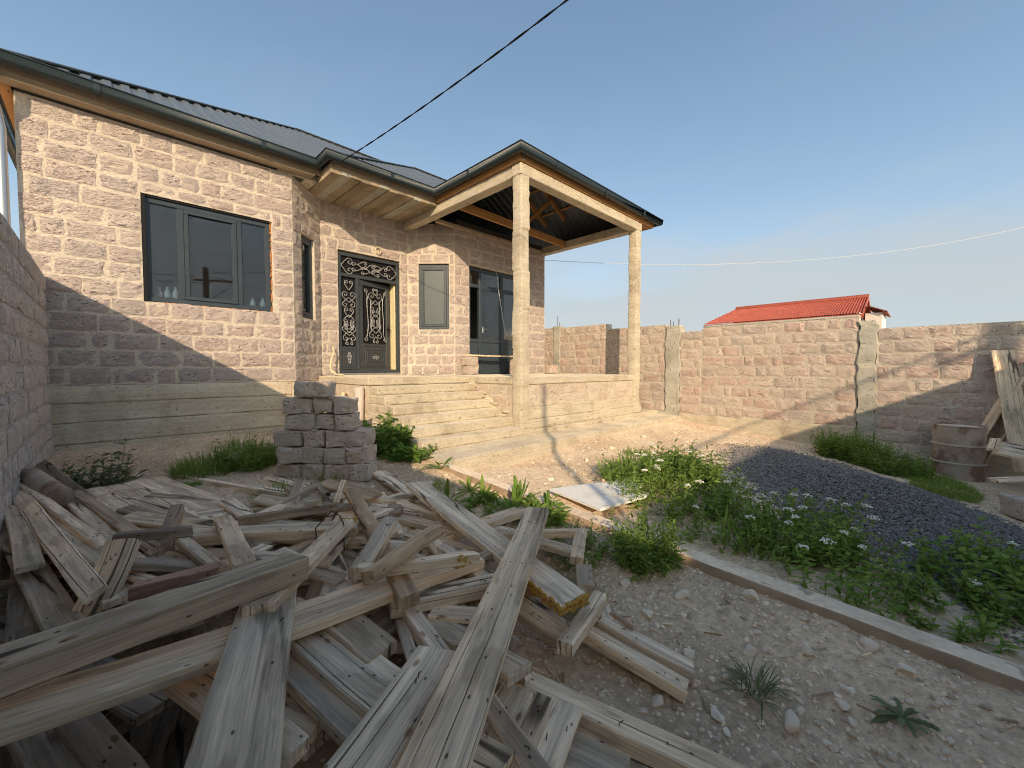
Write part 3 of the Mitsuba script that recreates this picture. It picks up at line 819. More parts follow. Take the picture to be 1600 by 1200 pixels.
def sheet(s_vals, tmin, tmax, axis, zfn, period=0.19, amp=0.030, sub=0.0095):
    """ribbed sheet: ribs run in the t direction, side by side along s"""
    n = 2
    S = np.arange(s_vals[0], s_vals[1] + 1e-9, sub)
    ph = (S / period) % 1.0
    prof = amp * np.clip((0.5 - np.abs(ph - 0.5)) * 9 - 1.6, 0, 1)
    A = np.array([tmin(s) for s in S]); B = np.array([tmax(s) for s in S])
    ok = B > A + 1e-4
    S, A, B, prof = S[ok], A[ok], B[ok], prof[ok]
    ts = np.stack([A + (B - A) * t for t in np.linspace(0, 1, n + 1)], 1)
    SS = np.tile(S[:, None], (1, n + 1))
    X, Y = (SS, ts) if axis == 'x' else (ts, SS)
    Z = zfn(X, Y) + prof[:, None]
    return grid_mesh(X, Y, Z)


CX, CY = -0.86, 7.05          # left front corner of the eaves
JX, JY = 2.58, 6.62             # jog out over the entrance
PX0, PX1, PY = 4.53, 8.92, 4.38  # porch eaves
RV = 11.46
PXM = (PX0 + PX1) / 2
roof = num(f'{H}__roof')
labels[roof] = {'label': 'dark grey ribbed metal hip roof stepping out over the entrance and porch'}
part(roof, 'sheet', sheet((CX, 7.0), lambda x: max(CY, x + CY - JX), lambda x: min(RV, x - CX + CY), 'x', lambda x, y: EZ + SL * (y - CY)), 'roof_metal')
part(roof, 'sheet', sheet((JY, 10.6), lambda y: max(JX, y - CY + JX), lambda y: JX + y - JY, 'y', lambda x, y: EZ + SL * (x - JX)), 'roof_metal')
part(roof, 'sheet', sheet((JX, 8.25), lambda x: max(JY, x + JY - PX0), lambda x: min(JY + 3.6, x - JX + JY), 'x', lambda x, y: EZ + SL * (y - JY)), 'roof_metal')
part(roof, 'sheet', sheet((PY, 8.5), lambda y: max(PX0, y - JY + PX0), lambda y: min(PX0 + y - PY, PXM), 'y', lambda x, y: EZ + SL * (x - PX0)), 'roof_metal')
part(roof, 'sheet', sheet((PX0, PX1), lambda x: PY, lambda x: PY + min(x - PX0, PX1 - x), 'x', lambda x, y: EZ + SL * (y - PY)), 'roof_metal')
part(roof, 'sheet', sheet((PY, 15.0), lambda y: max(PXM, PX1 - (y - PY)), lambda y: PX1, 'y', lambda x, y: EZ + SL * (PX1 - x)), 'roof_metal')
part(roof, 'sheet', sheet((CX, 8.8), lambda x: max(RV, 2 * RV - CY - (x - CX)), lambda x: 2 * RV - CY, 'x', lambda x, y: EZ + SL * (2 * RV - CY - y)), 'roof_metal')
part(roof, 'sheet', sheet((CY, 2 * RV - CY), lambda y: CX, lambda y: CX + min(y - CY, 2 * RV - CY - y), 'y', lambda x, y: EZ + SL * (x - CX)), 'roof_metal')


def ridge(a, b, w=0.16):
    a, b = np.array(a, float), np.array(b, float)
    return bar(a + [0, 0, 0.03], b + [0, 0, 0.03], w, 0.025, 0.01)


zr = EZ + SL * (RV - CY)
apex = (CX + RV - CY, RV, zr)
for a_, b_ in (((CX, CY, EZ), apex), (apex, (7.6, RV, zr)), ((JX, JY, EZ), (JX + 3.6, JY + 3.6, EZ + SL * 3.6)), ((JX + 3.6, JY + 3.6, EZ + SL * 3.6), (8.3, JY + 3.6, EZ + SL * 3.6)), ((PX0, PY, EZ), (PXM, PY + 2.19, EZ + SL * 2.2)), ((PX1, PY, EZ), (PXM, PY + 2.19, EZ + SL * 2.2)), ((PXM, PY + 2.19, EZ + SL * 2.2), (PXM, 8.8, EZ + SL * 2.2))):
    part(roof, 'ridge_cap', ridge(a_, b_), 'roof_metal')


def sweep(path, prof):
    """profile (outward, up) swept along a horizontal polyline with mitred corners; outward is to the right of travel"""
    P = np.array(path, float)
    rows = []
    for i in range(len(P)):
        d0_ = (P[i] - P[i - 1])[:2] if i else (P[1] - P[0])[:2]
        d1_ = (P[i + 1] - P[i])[:2] if i < len(P) - 1 else d0_
        d0_, d1_ = d0_ / np.linalg.norm(d0_), d1_ / np.linalg.norm(d1_)
        n0, n1 = np.array([d0_[1], -d0_[0]]), np.array([d1_[1], -d1_[0]])
        mvec = (n0 + n1) / (1 + n0 @ n1)
        rows.append([[P[i][0] + o * mvec[0], P[i][1] + o * mvec[1], P[i][2] + u] for o, u in prof])
    R = np.array(rows); n, m = R.shape[:2]
    idx = np.arange(n * m).reshape(n, m)
    f = np.stack([idx[:-1, :-1].ravel(), idx[1:, :-1].ravel(), idx[1:, 1:].ravel(), idx[:-1, 1:].ravel()], 1)
    return trimesh.Trimesh(R.reshape(-1, 3), np.vstack([f[:, [0, 1, 2]], f[:, [0, 2, 3]]]), process=False)


eave = [(CX, 15.6, EZ), (CX, CY, EZ), (JX, CY, EZ), (JX, JY, EZ), (PX0, JY, EZ), (PX0, PY, EZ), (PX1, PY, EZ), (PX1, 12.0, EZ)]
gut = [(-0.06, -0.005), (0.015, 0.0), (0.02, -0.085), (0.035, -0.112), (0.075, -0.122), (0.112, -0.105), (0.125, -0.075), (0.125, -0.015), (0.138, -0.008), (0.136, 0.004), (0.118, 0.004), (0.116, -0.07), (0.075, -0.108), (0.03, -0.09)]
G = num(f'{H}__gutter')
labels[G] = {'label': 'dark green-grey eaves gutter running round every corner of the roof'}
scene[G] = mikit.ply(sweep([(x, y, z + 0.005) for x, y, z in eave], gut), 'gutter_metal', smooth=50)
gp = [(o * 1.04, u - 0.004) for o, u in gut[2:9]]
gp = [(o + 0.006, u - 0.006) for o, u in gut[2:10]]
for i in range(1, len(eave) - 1):
    a_, b_ = np.array(eave[i]), np.array(eave[i + 1])
    L = np.linalg.norm(b_ - a_); n = max(1, int(L / 1.2))
    for k in range(n):
        p_ = a_ + (b_ - a_) * ((k + 0.5) / n); dd = (b_ - a_) / L
        part(G, 'collar', sweep([p_ - dd * 0.03 + [0, 0, 0.005], p_ + dd * 0.03 + [0, 0, 0.005]], gp), 'gutter_metal')
# fascia and soffit boards
fas = [(-0.09, -0.02), (-0.062, -0.02), (-0.062, -0.165), (-0.09, -0.165)]
part(H, 'fascia', sweep(eave[:6], fas + [fas[0]]), 'soffit_wood')


def uvbox(m, L_axis=0):
    v = np.asarray(m.vertices)[m.faces].reshape(-1, 3)
    f = np.arange(len(v)).reshape(-1, 3)
    n = np.repeat(m.face_normals, 3, 0)
    o = [k for k in range(3) if k != L_axis]
    use0 = np.abs(n[:, o[0]]) < np.abs(n[:, o[1]])
    uv = np.stack([v[:, L_axis], np.where(use0, v[:, o[0]], v[:, o[1]])], -1)
    return trimesh.Trimesh(v, f, process=False), uv


def tpart(holder, name, m, bsdf, axis=0, label=None):
    m2, uv = uvbox(m, axis)
    return part(holder, name, m2, bsdf, uv=uv, label=label)


tpart(H, 'soffit', box(CX + 0.07, 2.50, CY + 0.065, 7.29, EZ - 0.19, EZ - 0.168), 'soffit_wood')
tpart(H, 'soffit', box(CX + 0.07, -0.69, 7.295, 12.0, EZ - 0.19, EZ - 0.168), 'orange_wood', 1)
PB = 4.45                     # underside of the porch beams
tpart(H, 'porch_fascia', box(PX0 + 0.03, PX1 - 0.03, PY + 0.030, PY + 0.055, 4.628, EZ - 0.02), 'orange_wood')
tpart(H, 'porch_fascia', box(PX0 + 0.030, PX0 + 0.055, PY + 0.0555, JY + 0.05, 4.628, EZ - 0.02), 'orange_wood', 1)
tpart(H, 'porch_fascia', box(PX1 - 0.055, PX1 - 0.030, PY + 0.0555, 8.0, 4.628, EZ - 0.02), 'orange_wood', 1)
tpart(H, 'porch_soffit', box(8.43, PX1 - 0.057, 4.46, 7.2, 4.64, 4.66), 'orange_wood', 1)
# concrete canopy over the entrance: strips as the shuttering boards left them
canopy = num(f'{H}__entrance_canopy')
labels[canopy] = {'label': 'board-marked concrete canopy over the entrance'}
xs = np.linspace(JX + 0.02, 4.59, 13)
for k in range(12):
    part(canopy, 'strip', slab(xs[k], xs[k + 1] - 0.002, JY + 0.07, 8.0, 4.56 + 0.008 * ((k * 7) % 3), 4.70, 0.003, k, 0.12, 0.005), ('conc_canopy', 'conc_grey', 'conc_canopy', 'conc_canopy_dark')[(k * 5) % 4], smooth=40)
part(canopy, 'strip', slab(2.0, JX + 0.018, 7.30, 8.1, 4.585, 4.70, 0.003, 40, 0.12, 0.005), 'conc_plinth', smooth=40)
# beams and posts
for args in ((4.585, 8.42, 4.435, 4.635), (4.605, 4.805, 4.637, 7.96), (8.21, 8.41, 4.637, 7.24)):
    part(H, 'porch_beam', slab(*args, PB, 4.625, 0.004, args[0] * 7, 0.10, 0.010), 'conc_warm', smooth=40)


def post(x, y, z0, z1, s, seed):
    n = 160
    zz = np.linspace(z0, z1, n)
    ring = []
    c = 0.018
    h = s / 2
    cor = [(-h + c, -h), (0, -h), (h - c, -h), (h, -h + c), (h, 0), (h, h - c), (h - c, h), (0, h), (-h + c, h), (-h, h - c), (-h, 0), (-h, -h + c)]
    P = np.array([[[x + cx_, y + cy_, z] for cx_, cy_ in cor] for z in zz])
    lift = np.floor((zz - z0) / 0.62)
    P[:, :, 0] += (0.008 * np.sin(lift * 2.3 + seed))[:, None]
    P[:, :, 1] += (0.008 * np.cos(lift * 3.1 + seed))[:, None]
    joint_ = np.abs(((zz - z0) / 0.62) % 1.0)
    pin = np.where((joint_ < 0.02) | (joint_ > 0.98), 0.93, 1.0)[:, None]
    P[:, :, 0] = x + (P[:, :, 0] - x) * pin; P[:, :, 1] = y + (P[:, :, 1] - y) * pin
    P += (np.stack([meshkit.fbm(P * 9 + seed + k * 13, 3, k) - 0.5 for k in range(3)], -1)) * 0.022
    m = grid_mesh(np.concatenate([P[:, :, 0], P[:, :1, 0]], 1), np.concatenate([P[:, :, 1], P[:, :1, 1]], 1), np.concatenate([P[:, :, 2], P[:, :1, 2]], 1))
    return m


part(H, 'porch_post', post(4.70, 4.54, 0.52, PB - 0.002, 0.20, 1.0), 'conc_warm', smooth=40, label='near concrete porch post at the top of the steps')
part(H, 'porch_post', post(8.31, 4.54, 0.36, PB - 0.002, 0.20, 5.0), 'conc_warm', smooth=40, label='far concrete porch post next to the boundary wall')
# porch timbers
tpart(H, 'tie_beam', bar((4.78, 6.25, 4.53), (8.18, 6.38, 4.53), 0.05, 0.16), 'orange_wood')
tpart(H, 'wall_plate', bar((4.9, 7.17, 4.50), (8.18, 7.17, 4.50), 0.10, 0.06), 'soffit_wood')


def zp(x, y):
    return EZ + SL * min(x - PX0, PX1 - x, y - PY)


def rafter(a_, b_, w=0.05, h=0.12):
    za, zb = zp(*a_) - 0.09, zp(*b_) - 0.09
    tpart(H, 'rafter', bar((*a_, za), (*b_, zb), w, h), 'orange_wood', 0 if abs(a_[0] - b_[0]) > abs(a_[1] - b_[1]) else 1)


rafter((PX0 + 0.22, PY + 0.22), (PXM, PY + 2.19)); rafter((PX1 - 0.22, PY + 0.22), (PXM, PY + 2.19)); rafter((PXM, PY + 2.25), (PXM, 7.2), 0.05, 0.14)
for x in (5.3, 6.0, 7.4, 8.0):
    rafter((x, 4.66), (x, PY + min(x - PX0, PX1 - x) - 0.03))
for y in (5.1, 5.7, 6.4, 7.0):
    t_ = min(2.15, y - PY - 0.03)
    rafter((4.81, y), (PX0 + t_, y)); rafter((8.20, y), (PX1 - t_, y))
for dz in (0.9, 1.5):
    tpart(H, 'purlin', bar((PX0 + dz, PY + dz, EZ + SL * dz - 0.02), (PX1 - dz, PY + dz, EZ + SL * dz - 0.02), 0.05, 0.03), 'orange_wood')
    tpart(H, 'purlin', bar((PX1 - dz, PY + dz, EZ + SL * dz - 0.02), (PX1 - dz, 7.2, EZ + SL * dz - 0.02), 0.05, 0.03), 'orange_wood', 1)
    tpart(H, 'purlin', bar((PX0 + dz, PY + dz, EZ + SL * dz - 0.02), (PX0 + dz, 7.2, EZ + SL * dz - 0.02), 0.05, 0.03), 'orange_wood', 1)
tpart(H, 'strut', bar((6.6, 6.30, 4.62), (6.6, 6.30, 5.95), 0.05, 0.10), 'orange_wood', 2)
tpart(H, 'strut', bar((6.65, 6.31, 4.62), (7.6, 6.34, 5.45), 0.05, 0.08), 'orange_wood')
# downpipe at the left corner
part(H, 'downpipe', tube([(-0.86, 6.97, 4.68), (-0.86, 7.0, 4.5), (-0.80, 7.18, 4.32), (-0.77, 7.2, 4.1), (-0.77, 7.2, 0.5)], 0.05, 10), 'zinc', smooth=True)
part(H, 'downpipe', tube([(8.52, 4.6, 4.66), (8.45, 4.62, 4.4), (8.43, 4.62, 4.2), (8.43, 4.62, 0.6)], 0.03, 8), 'black', smooth=True)

# ---- porch deck, stairs and skirt
DZ = 1.31
part(H, 'porch_deck', slab(4.63, 8.42, 4.465, 7.22, DZ - 0.12, DZ, 0.006, 3, 0.12), 'conc_warm', smooth=40)
part(H, 'porch_deck', slab(2.77, 4.626, 5.86, 7.94, DZ - 0.12, DZ - 0.003, 0.006, 4, 0.12), 'conc_warm', smooth=40)
part(H, 'landing_core', box(2.84, 4.56, 5.9, 7.93, 0.2, DZ - 0.125), 'conc_plinth')
part(H, 'porch_core', box(4.72, 8.36, 4.54, 7.2, 0.1, DZ - 0.125), 'conc_plinth')
wall(f'{H}', (4.66, 4.50), (8.40, 4.50), 0.82, DZ - 0.122, (0, -1), seed=11, bmat='tuff_skirt', course=0.185, depth=0.04, rough=0.008, joint=0.012, lens=(0.3, 0.5))
wall(f'{H}', (4.66, 5.86), (4.66, 4.50), 0.62, DZ - 0.122, (-1, 0), seed=12, bmat='tuff_skirt', course=0.19, depth=0.05, rough=0.014, joint=0.012)
wall(f'{H}', (2.80, 7.92), (2.80, 5.9), 0.35, DZ - 0.122, (-1, 0), seed=13, bmat='tuff_skirt', course=0.21, depth=0.035, rough=0.008, joint=0.012)
part(H, 'porch_plinth', slab(4.60, 8.44, 4.455, 4.53, 0.62, 0.818, 0.006, 6, 0.10), 'conc_warm', smooth=40)
part(H, 'porch_plinth', slab(4.575, 8.45, 4.415, 4.53, 0.47, 0.617, 0.006, 7, 0.10), 'conc_warm', smooth=40)
part(H, 'porch_plinth', slab(4.56, 9.17, 4.38, 4.52, 0.30, 0.467, 0.006, 8, 0.10), 'conc_warm', smooth=40)
stairs = num(f'{H}__staircase')
labels[stairs] = {'label': 'rough cast concrete steps rising to the entrance landing'}
for i in range(7):
    zt, yv = DZ - 0.13 * (i + 1), 5.88 - 0.25 * (i + 1)
    part(stairs, 'step', slab(2.80 - 0.006 * i, 4.655, yv, 5.90, zt - 0.13 + 0.001, zt, 0.010, i, 0.07, 0.016), 'conc_warm', smooth=40)
part(stairs, 'step', slab(2.74, 9.17, 3.82, 4.60, 0.02, 0.39, 0.012, 21, 0.08, 0.02), 'conc_warm', smooth=40, label='long low bottom step reaching the boundary wall')
rub = []
rr = np.random.default_rng(5)
for k in range(70):
    t = rr.random()
    zc = 1.18 - 0.75 * t; yc = 5.72 - 1.3 * t
    m, _ = rocks([[4.645 - 0.07 * rr.random(), yc + rr.normal() * 0.05, zc + rr.normal() * 0.03]], [rr.uniform(0.02, 0.055)], 300 + k, 1)
    rub.append(m)
part(H, 'mortar_lumps', cat(rub), 'conc_warm', kind='stuff')

# ---------------------------------------------------------------- boundary walls
Bw = thing('boundary_wall', 'shaded grey-pink block wall running from the house corner along the lumber pile', 'wall')
lp0, lp1 = np.array([-0.50, 7.25]), np.array([-0.50, -3.2])
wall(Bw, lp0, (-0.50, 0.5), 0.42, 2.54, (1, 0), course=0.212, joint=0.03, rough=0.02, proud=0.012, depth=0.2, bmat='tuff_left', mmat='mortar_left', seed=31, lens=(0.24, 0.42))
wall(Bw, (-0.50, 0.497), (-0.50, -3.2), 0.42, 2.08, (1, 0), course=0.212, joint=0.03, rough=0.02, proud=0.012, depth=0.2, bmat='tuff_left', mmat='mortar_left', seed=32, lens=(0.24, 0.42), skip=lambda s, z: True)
part(Bw, 'footing', slab(-0.70, -0.47, -3.2, 7.24, -0.9, 0.418, 0.01, 3, 0.2), 'conc_plinth', smooth=40)
BwR = thing('boundary_wall', 'sunlit pink block wall with concrete pillars across the far side of the yard', 'wall')
RU = 9.2
kw = dict(course=0.213, joint=0.03, rough=0.023, proud=0.011, depth=0.25, bmat='tuff_right', mmat='mortar_right', lens=(0.26, 0.46))
wall(BwR, (RU, -3.2), (RU, 0.56), 0.22, 2.12, (-1, 0), seed=41, **kw)
wall(BwR, (RU, 0.80), (RU, 3.40), 0.44, 2.33, (-1, 0), seed=42, **kw)
wall(BwR, (RU, 3.403), (RU, 3.88), 0.44, 2.27, (-1, 0), seed=43, **kw)
wall(BwR, (RU, 4.22), (RU, 5.80), 0.45, 2.46, (-1, 0), seed=44, **kw)
wall(BwR, (RU, 5.803), (RU, 7.32), 0.45, 2.60, (-1, 0), seed=45, **kw)
wall(BwR, (RU, 7.56), (RU, 10.5), 0.45, 2.62, (-1, 0), seed=46, skip=lambda s, z: s > 0.6, **kw)
part(BwR, 'footing', slab(RU - 0.05, RU + 0.24, -3.2, 0.555, -0.5, 0.218, 0.012, 3, 0.16), 'conc_plinth', smooth=40)
part(BwR, 'footing', slab(RU - 0.06, RU + 0.24, 0.80, 3.88, -0.4, 0.437, 0.012, 4, 0.16), 'conc_warm', smooth=40)
part(BwR, 'footing', slab(RU - 0.05, RU + 0.24, 4.22, 10.5, -0.4, 0.447, 0.012, 5, 0.16), 'conc_grey', smooth=40)
part(BwR, 'capping', slab(RU + 0.01, RU + 0.24, 0.80, 3.40, 2.332, 2.375, 0.008, 6, 0.1), 'conc_grey', smooth=40)


def pillar(y0, y1, z1, seed, zr=()):
    m = slab(RU - 0.035, RU + 0.22, y0, y1, -0.2, z1, 0.012, seed, 0.06)
    v = m.vertices
    side = np.clip((0.03 - np.minimum(np.abs(v[:, 1] - y0), np.abs(v[:, 1] - y1))) / 0.03, 0, 1)
    v = v.copy()
    v[:, 1] += side * 0.10 * (meshkit.fbm(v * np.array([0, 0, 7.0]) + seed * 5, 3, 4) - 0.5) * 1.0
    v[:, 0] -= 0.02 * (meshkit.fbm(v * 5 + seed, 3, 9) - 0.4)
    m.vertices = v
    k = part(BwR, 'pillar', m, 'conc_grey', smooth=40)
    for dx, dy, h_ in zr:
        part(BwR, 'rebar', tube([(RU + 0.05 + dx, (y0 + y1) / 2 + dy, z1 - 0.02), (RU + 0.05 + dx, (y0 + y1) / 2 + dy, z1 + h_ * 0.6), (RU + 0.05 + dx + 0.01, (y0 + y1) / 2 + dy + 0.01, z1 + h_)], 0.008, 5), 'rust_bar')


pillar(0.56, 0.80, 2.26, 1)
pillar(3.88, 4.21, 2.42, 2, ((0, -0.1, 0.14), (0.1, -0.06, 0.17), (0.02, 0.1, 0.15), (0.12, 0.08, 0.12)))
pillar(7.32, 7.56, 2.66, 3, ((0, -0.05, 0.12), (0.05, 0.06, 0.3)))
BwB = thing('boundary_wall', 'block wall closing the yard behind the viewer', 'wall')
part(BwB, 'mortar', slab(-0.7, 9.4, -3.25, -3.03, -0.4, 2.55, 0.01, 2, 0.5), 'mortar_right')

# ---------------------------------------------------------------- house behind the wall
N = thing('village_house', 'white house with a red tiled roof showing above the boundary wall', 'house')


def tiles(a, b, c, d, nrib=60, rows_=9):
    a, b, c, d = (np.array(p_, float) for p_ in (a, b, c, d))
    S, Tt = np.meshgrid(np.linspace(0, 1, nrib * 4 + 1), np.linspace(0, 1, rows_ * 4 + 1), indexing='ij')
    lo, hi = a + (b - a) * S[..., None], d + (c - d) * S[..., None]
    P = lo + (hi - lo) * Tt[..., None]
    nrm = np.cross(b - a, d - a); nrm /= np.linalg.norm(nrm)
    if nrm[2] < 0:
        nrm = -nrm
    hgt = 0.035 * np.sin(S * nrib * 2 * np.pi) + 0.05 * (1 - (Tt * rows_) % 1.0)
    P = P + nrm * hgt[..., None]
    return grid_mesh(P[..., 0], P[..., 1], P[..., 2])


ne, nr = 4.20, 5.30
part(N, 'roof', tiles((27.0, 9.9, ne), (27.0, 2.25, ne), (29.5, 2.25, nr), (29.5, 8.8, nr)), 'red_tile', smooth=40)
part(N, 'roof', tiles((32.0, 2.25, ne), (32.0, 9.9, ne), (29.5, 8.8, nr), (29.5, 2.25, nr)), 'red_tile', smooth=40)
part(N, 'fascia', cat([box(26.93, 26.98, 2.2, 9.9, ne - 0.20, ne - 0.01), bar((26.95, 2.22, ne - 0.03), (29.5, 2.22, nr - 0.03), 0.05, 0.2), bar((32.0, 2.22, ne - 0.03), (29.5, 2.22, nr - 0.03), 0.05, 0.2)]), 'red_tile')
part(N, 'ridge_tile', tube([(29.5, 2.2, nr + 0.06), (29.5, 8.8, nr + 0.06)], 0.13, 8), 'red_tile', smooth=True)
part(N, 'wall', cat([box(27.5, 31.5, 2.6, 9.4, -0.3, ne - 0.05), (np.array([[27.3, 2.55, ne - 0.06], [31.7, 2.55, ne - 0.06], [29.5, 2.55, nr - 0.15]]), np.array([[0, 1, 2]]))]), 'white_wall')
part(N, 'porch_roof', tiles((27.6, 2.15, 4.62), (27.6, 1.35, 4.25), (31.0, 1.35, 4.25), (31.0, 2.15, 4.62), 16, 6), 'red_tile', smooth=40)
part(N, 'porch_wall', box(27.9, 30.8, 1.55, 2.2, -0.3, 4.28), 'white_wall')

# ---------------------------------------------------------------- pole and cables
pole = thing('utility_pole', 'tall wooden utility pole behind the yard, seen mirrored in the wide window', 'utility pole')
part(pole, 'shaft', tube([(3.23, -8.05, -0.3), (3.23, -8.05, 3.0), (3.24, -8.05, 5.95)], [0.14, 0.125, 0.11], 12), 'soffit_wood', smooth=True)
part(pole, 'crossarm', bar((2.75, -8.0, 5.35), (4.6, -8.0, 5.50), 0.08, 0.08), 'soffit_wood')
for x in (2.8, 3.65):
    part(pole, 'insulator', lathe([(0, 0), (0.03, 0), (0.04, 0.03), (0.03, 0.05), (0.045, 0.08), (0.02, 0.11), (0, 0.11)], 12).apply_translation([x, -8.0, 5.44]), 'white_paint')


def catenary(a, b, sag, n=40):
    a, b = np.array(a, float), np.array(b, float)
    t = np.linspace(0, 1, n)[:, None]
    return a + (b - a) * t - np.array([0, 0, 1.0]) * sag * 4 * t * (1 - t)


cw = catenary((2.70, 6.50, 4.70), (3.23, -7.9, 5.75), 0.52, 160)
tw = np.arange(160) * 0.9
solo('overhead_cable', cat([tube(cw + 0.005 * np.stack([np.cos(tw), tw * 0, np.sin(tw)], -1), 0.0055, 5), tube(cw - 0.005 * np.stack([np.cos(tw), tw * 0, np.sin(tw)], -1), 0.0055, 5)]), 'black', 'twisted black cable dropping from the sky to the entrance eaves', 'cable', smooth=True)
solo('service_cable', cat([tube(catenary((4.55, -8.0, 5.66), (1.62, -3.10, 2.95), 0.05, 40) + np.array([0.012 * k_, 0, 0.014 * k_]), 0.014, 6) for k_ in (-1, 1)]), 'black', 'thick double service cable coming down from the pole to the back wall', 'cable', smooth=True)
for a_, b_, s_, lab in (((2.8, -8.0, 5.55), (-16, -9, 5.2), 0.5, 'thin overhead wire leaving the pole on one side'), ((3.65, -8.0, 5.55), (24, -10.5, 5.2), 0.7, 'thin overhead wire leaving the pole on the other side'), ((3.2, -7.95, 5.7), (16, -6, 8.6), 0.3, 'thin wire rising away from the pole'), ((3.2, -7.95, 5.25), (-16, -8, 5.0), 0.4, 'lower thin wire leaving the pole')):
    solo('pole_wire', tube(catenary(a_, b_, s_, 24), 0.012, 4), 'black', lab, 'wire')
solo('festoon_cable', tube(catenary((8.36, 7.3, 4.36), (23.11, -2.91, 6.51), 0.62, 60), 0.006, 5), 'wire_white', 'thin pale cable sagging from the porch past the red roof', 'cable', smooth=True)
mast = thing('wooden_mast', 'slim wooden mast outside the yard corner whose shadow falls on the steps', 'pole')
part(mast, 'shaft', tube([(-1.74, -4.0, -0.2), (-1.74, -4.0, 5.35)], [0.05, 0.04], 10), 'soffit_wood', smooth=True)
part(mast, 'stay', tube([(-1.46, -4.05, -0.2), (-1.62, -4.02, 3.2)], 0.035, 8), 'soffit_wood', smooth=True)

# ---------------------------------------------------------------- lumber
def plank_mesh(L, w, t, seed, bend=0.0, ragged=0.004, chip=0.0):
    """a sawn board along +x from 0 to L, its top at z = 0; uv runs along and round it"""
    rr = np.random.default_rng(seed)
    n = max(6, int(L / 0.09))
    c = min(0.006, t * 0.2)
    h = w / 2
    sec = np.array([(-h + c, 0), (h - c, 0), (h, -c), (h, -t + c), (h - c, -t), (-h + c, -t), (-h, -t + c), (-h, -c), (-h + c, 0)])
    per = np.concatenate([[0], np.cumsum(np.linalg.norm(np.diff(sec, axis=0), axis=1))])
    xs = np.linspace(0, L, n)
    o = rr.uniform(0, 99)
    V = np.zeros((n, 9, 3))
    V[..., 0] = xs[:, None]
    V[..., 1] = sec[None, :, 0]
    V[..., 2] = sec[None, :, 1]
    q1 = np.stack([xs * 4 + o, xs * 0, xs * 0], -1)
    left, right = 0.004 * (meshkit.fbm(q1 * 2, 3, 1) - 0.5), 0.006 * (meshkit.fbm(q1 * 2 + 40, 3, 2) - 0.5)
    V[..., 1] += np.where(sec[None, :, 0] < 0, left[:, None], right[:, None])
    V[..., 2] += 0.004 * (meshkit.noise(V * np.array([3, 14, 14]) + o, 5) - 0.5)
    u = xs / L
    V[..., 2] += (bend * 4 * u * (u - 1))[:, None] + (rr.normal() * 0.003 * np.sin(np.pi * u * rr.uniform(1, 2)))[:, None]
    tw_ = rr.normal() * 0.02 * (u - 0.5)
    y, z = V[..., 1].copy(), V[..., 2].copy()
    V[..., 2] += y * tw_[:, None]
    V[..., 1] += 0.006 * np.sin(u * 3 + o)[:, None]
    for e, sg in ((0, 1), (-1, -1)):
        V[e, :, 0] += sg * ragged * 3 * rr.random(9) + sg * chip * rr.random() * (V[e, :, 1] / w + 0.5)
        V[e, -1] = V[e, 0]
    i, j = np.meshgrid(np.arange(n - 1), np.arange(8), indexing='ij')
    a = (i * 9 + j).ravel()
    f = np.stack([a, a + 9, a + 10, a + 1], 1)
    uv = np.stack([np.tile(xs[:, None], (1, 9)), np.tile(per[None], (n, 1))], -1).reshape(-1, 2)
    v = V.reshape(-1, 3)
    f3 = np.vstack([f[:, [0, 1, 2]], f[:, [0, 2, 3]]])
    for e, flip in ((0, False), (n - 1, True)):
        ring = V[e, :8]
        k = len(v)
        v = np.vstack([v, ring, ring.mean(0)])
        uv = np.vstack([uv, np.stack([ring[:, 2] * 1.5 + 0.05, ring[:, 1] * 1.5], -1), [[0.02, 0.0]]])
        j = np.arange(8)
        tri = np.stack([k + j, k + (j + 1) % 8, j * 0 + k + 8], 1)
        f3 = np.vstack([f3, tri[:, ::-1] if flip else tri])
    return v, f3, uv


PN = [0]


def plank(a, b, w, t, roll, tone, label, group=None, seed=None, name='plank', cat_='plank', bend=0.0, chip=None, nails=0):
    a, b = np.array(a, float), np.array(b, float)
    PN[0] += 1
    seed = PN[0] if seed is None else seed
    rr = np.random.default_rng(900 + seed)
    L = np.linalg.norm(b - a)
    v, f, uv = plank_mesh(L, w, t, 500 + seed, bend, chip=rr.uniform(0, 0.03) if chip is None else chip)
    i = tone * 6 + int(rr.integers(0, 6))
    uv = uv + [0.3 + 0.7 * rr.random() + 10.0 * i, 0.4 * rr.random()]
    x, y, z = frame_of(b - a)
    r = math.radians(roll); y, z = y * math.cos(r) + z * math.sin(r), z * math.cos(r) - y * math.sin(r)
    put = lambda v_: a + v_[:, :1] * x + v_[:, 1:2] * y + v_[:, 2:3] * z
    key = num(name)
    scene[key] = mikit.ply((put(v), f[:, ::-1]), 'wood', uv=uv)
    labels[key] = {'label': label, 'category': cat_}
    if group:
        labels[key]['group'] = group
    for k in range(nails):
        p_ = np.array([rr.uniform(0.05, L - 0.05), rr.uniform(-0.35, 0.35) * w, 0.0])
        e = rr.normal(size=3) * [0.008, 0.008, 0.004] + [0, 0, 0.006]
        pts = np.array([p_ - [0, 0, 0.01], p_ + [0, 0, 0.008], p_ + e + [0, 0, 0.006]])
        scene[num(f'{key}__nail')] = mikit.ply(tube(put(pts), 0.0019, 5), 'rust_bar')
    return key, put, L


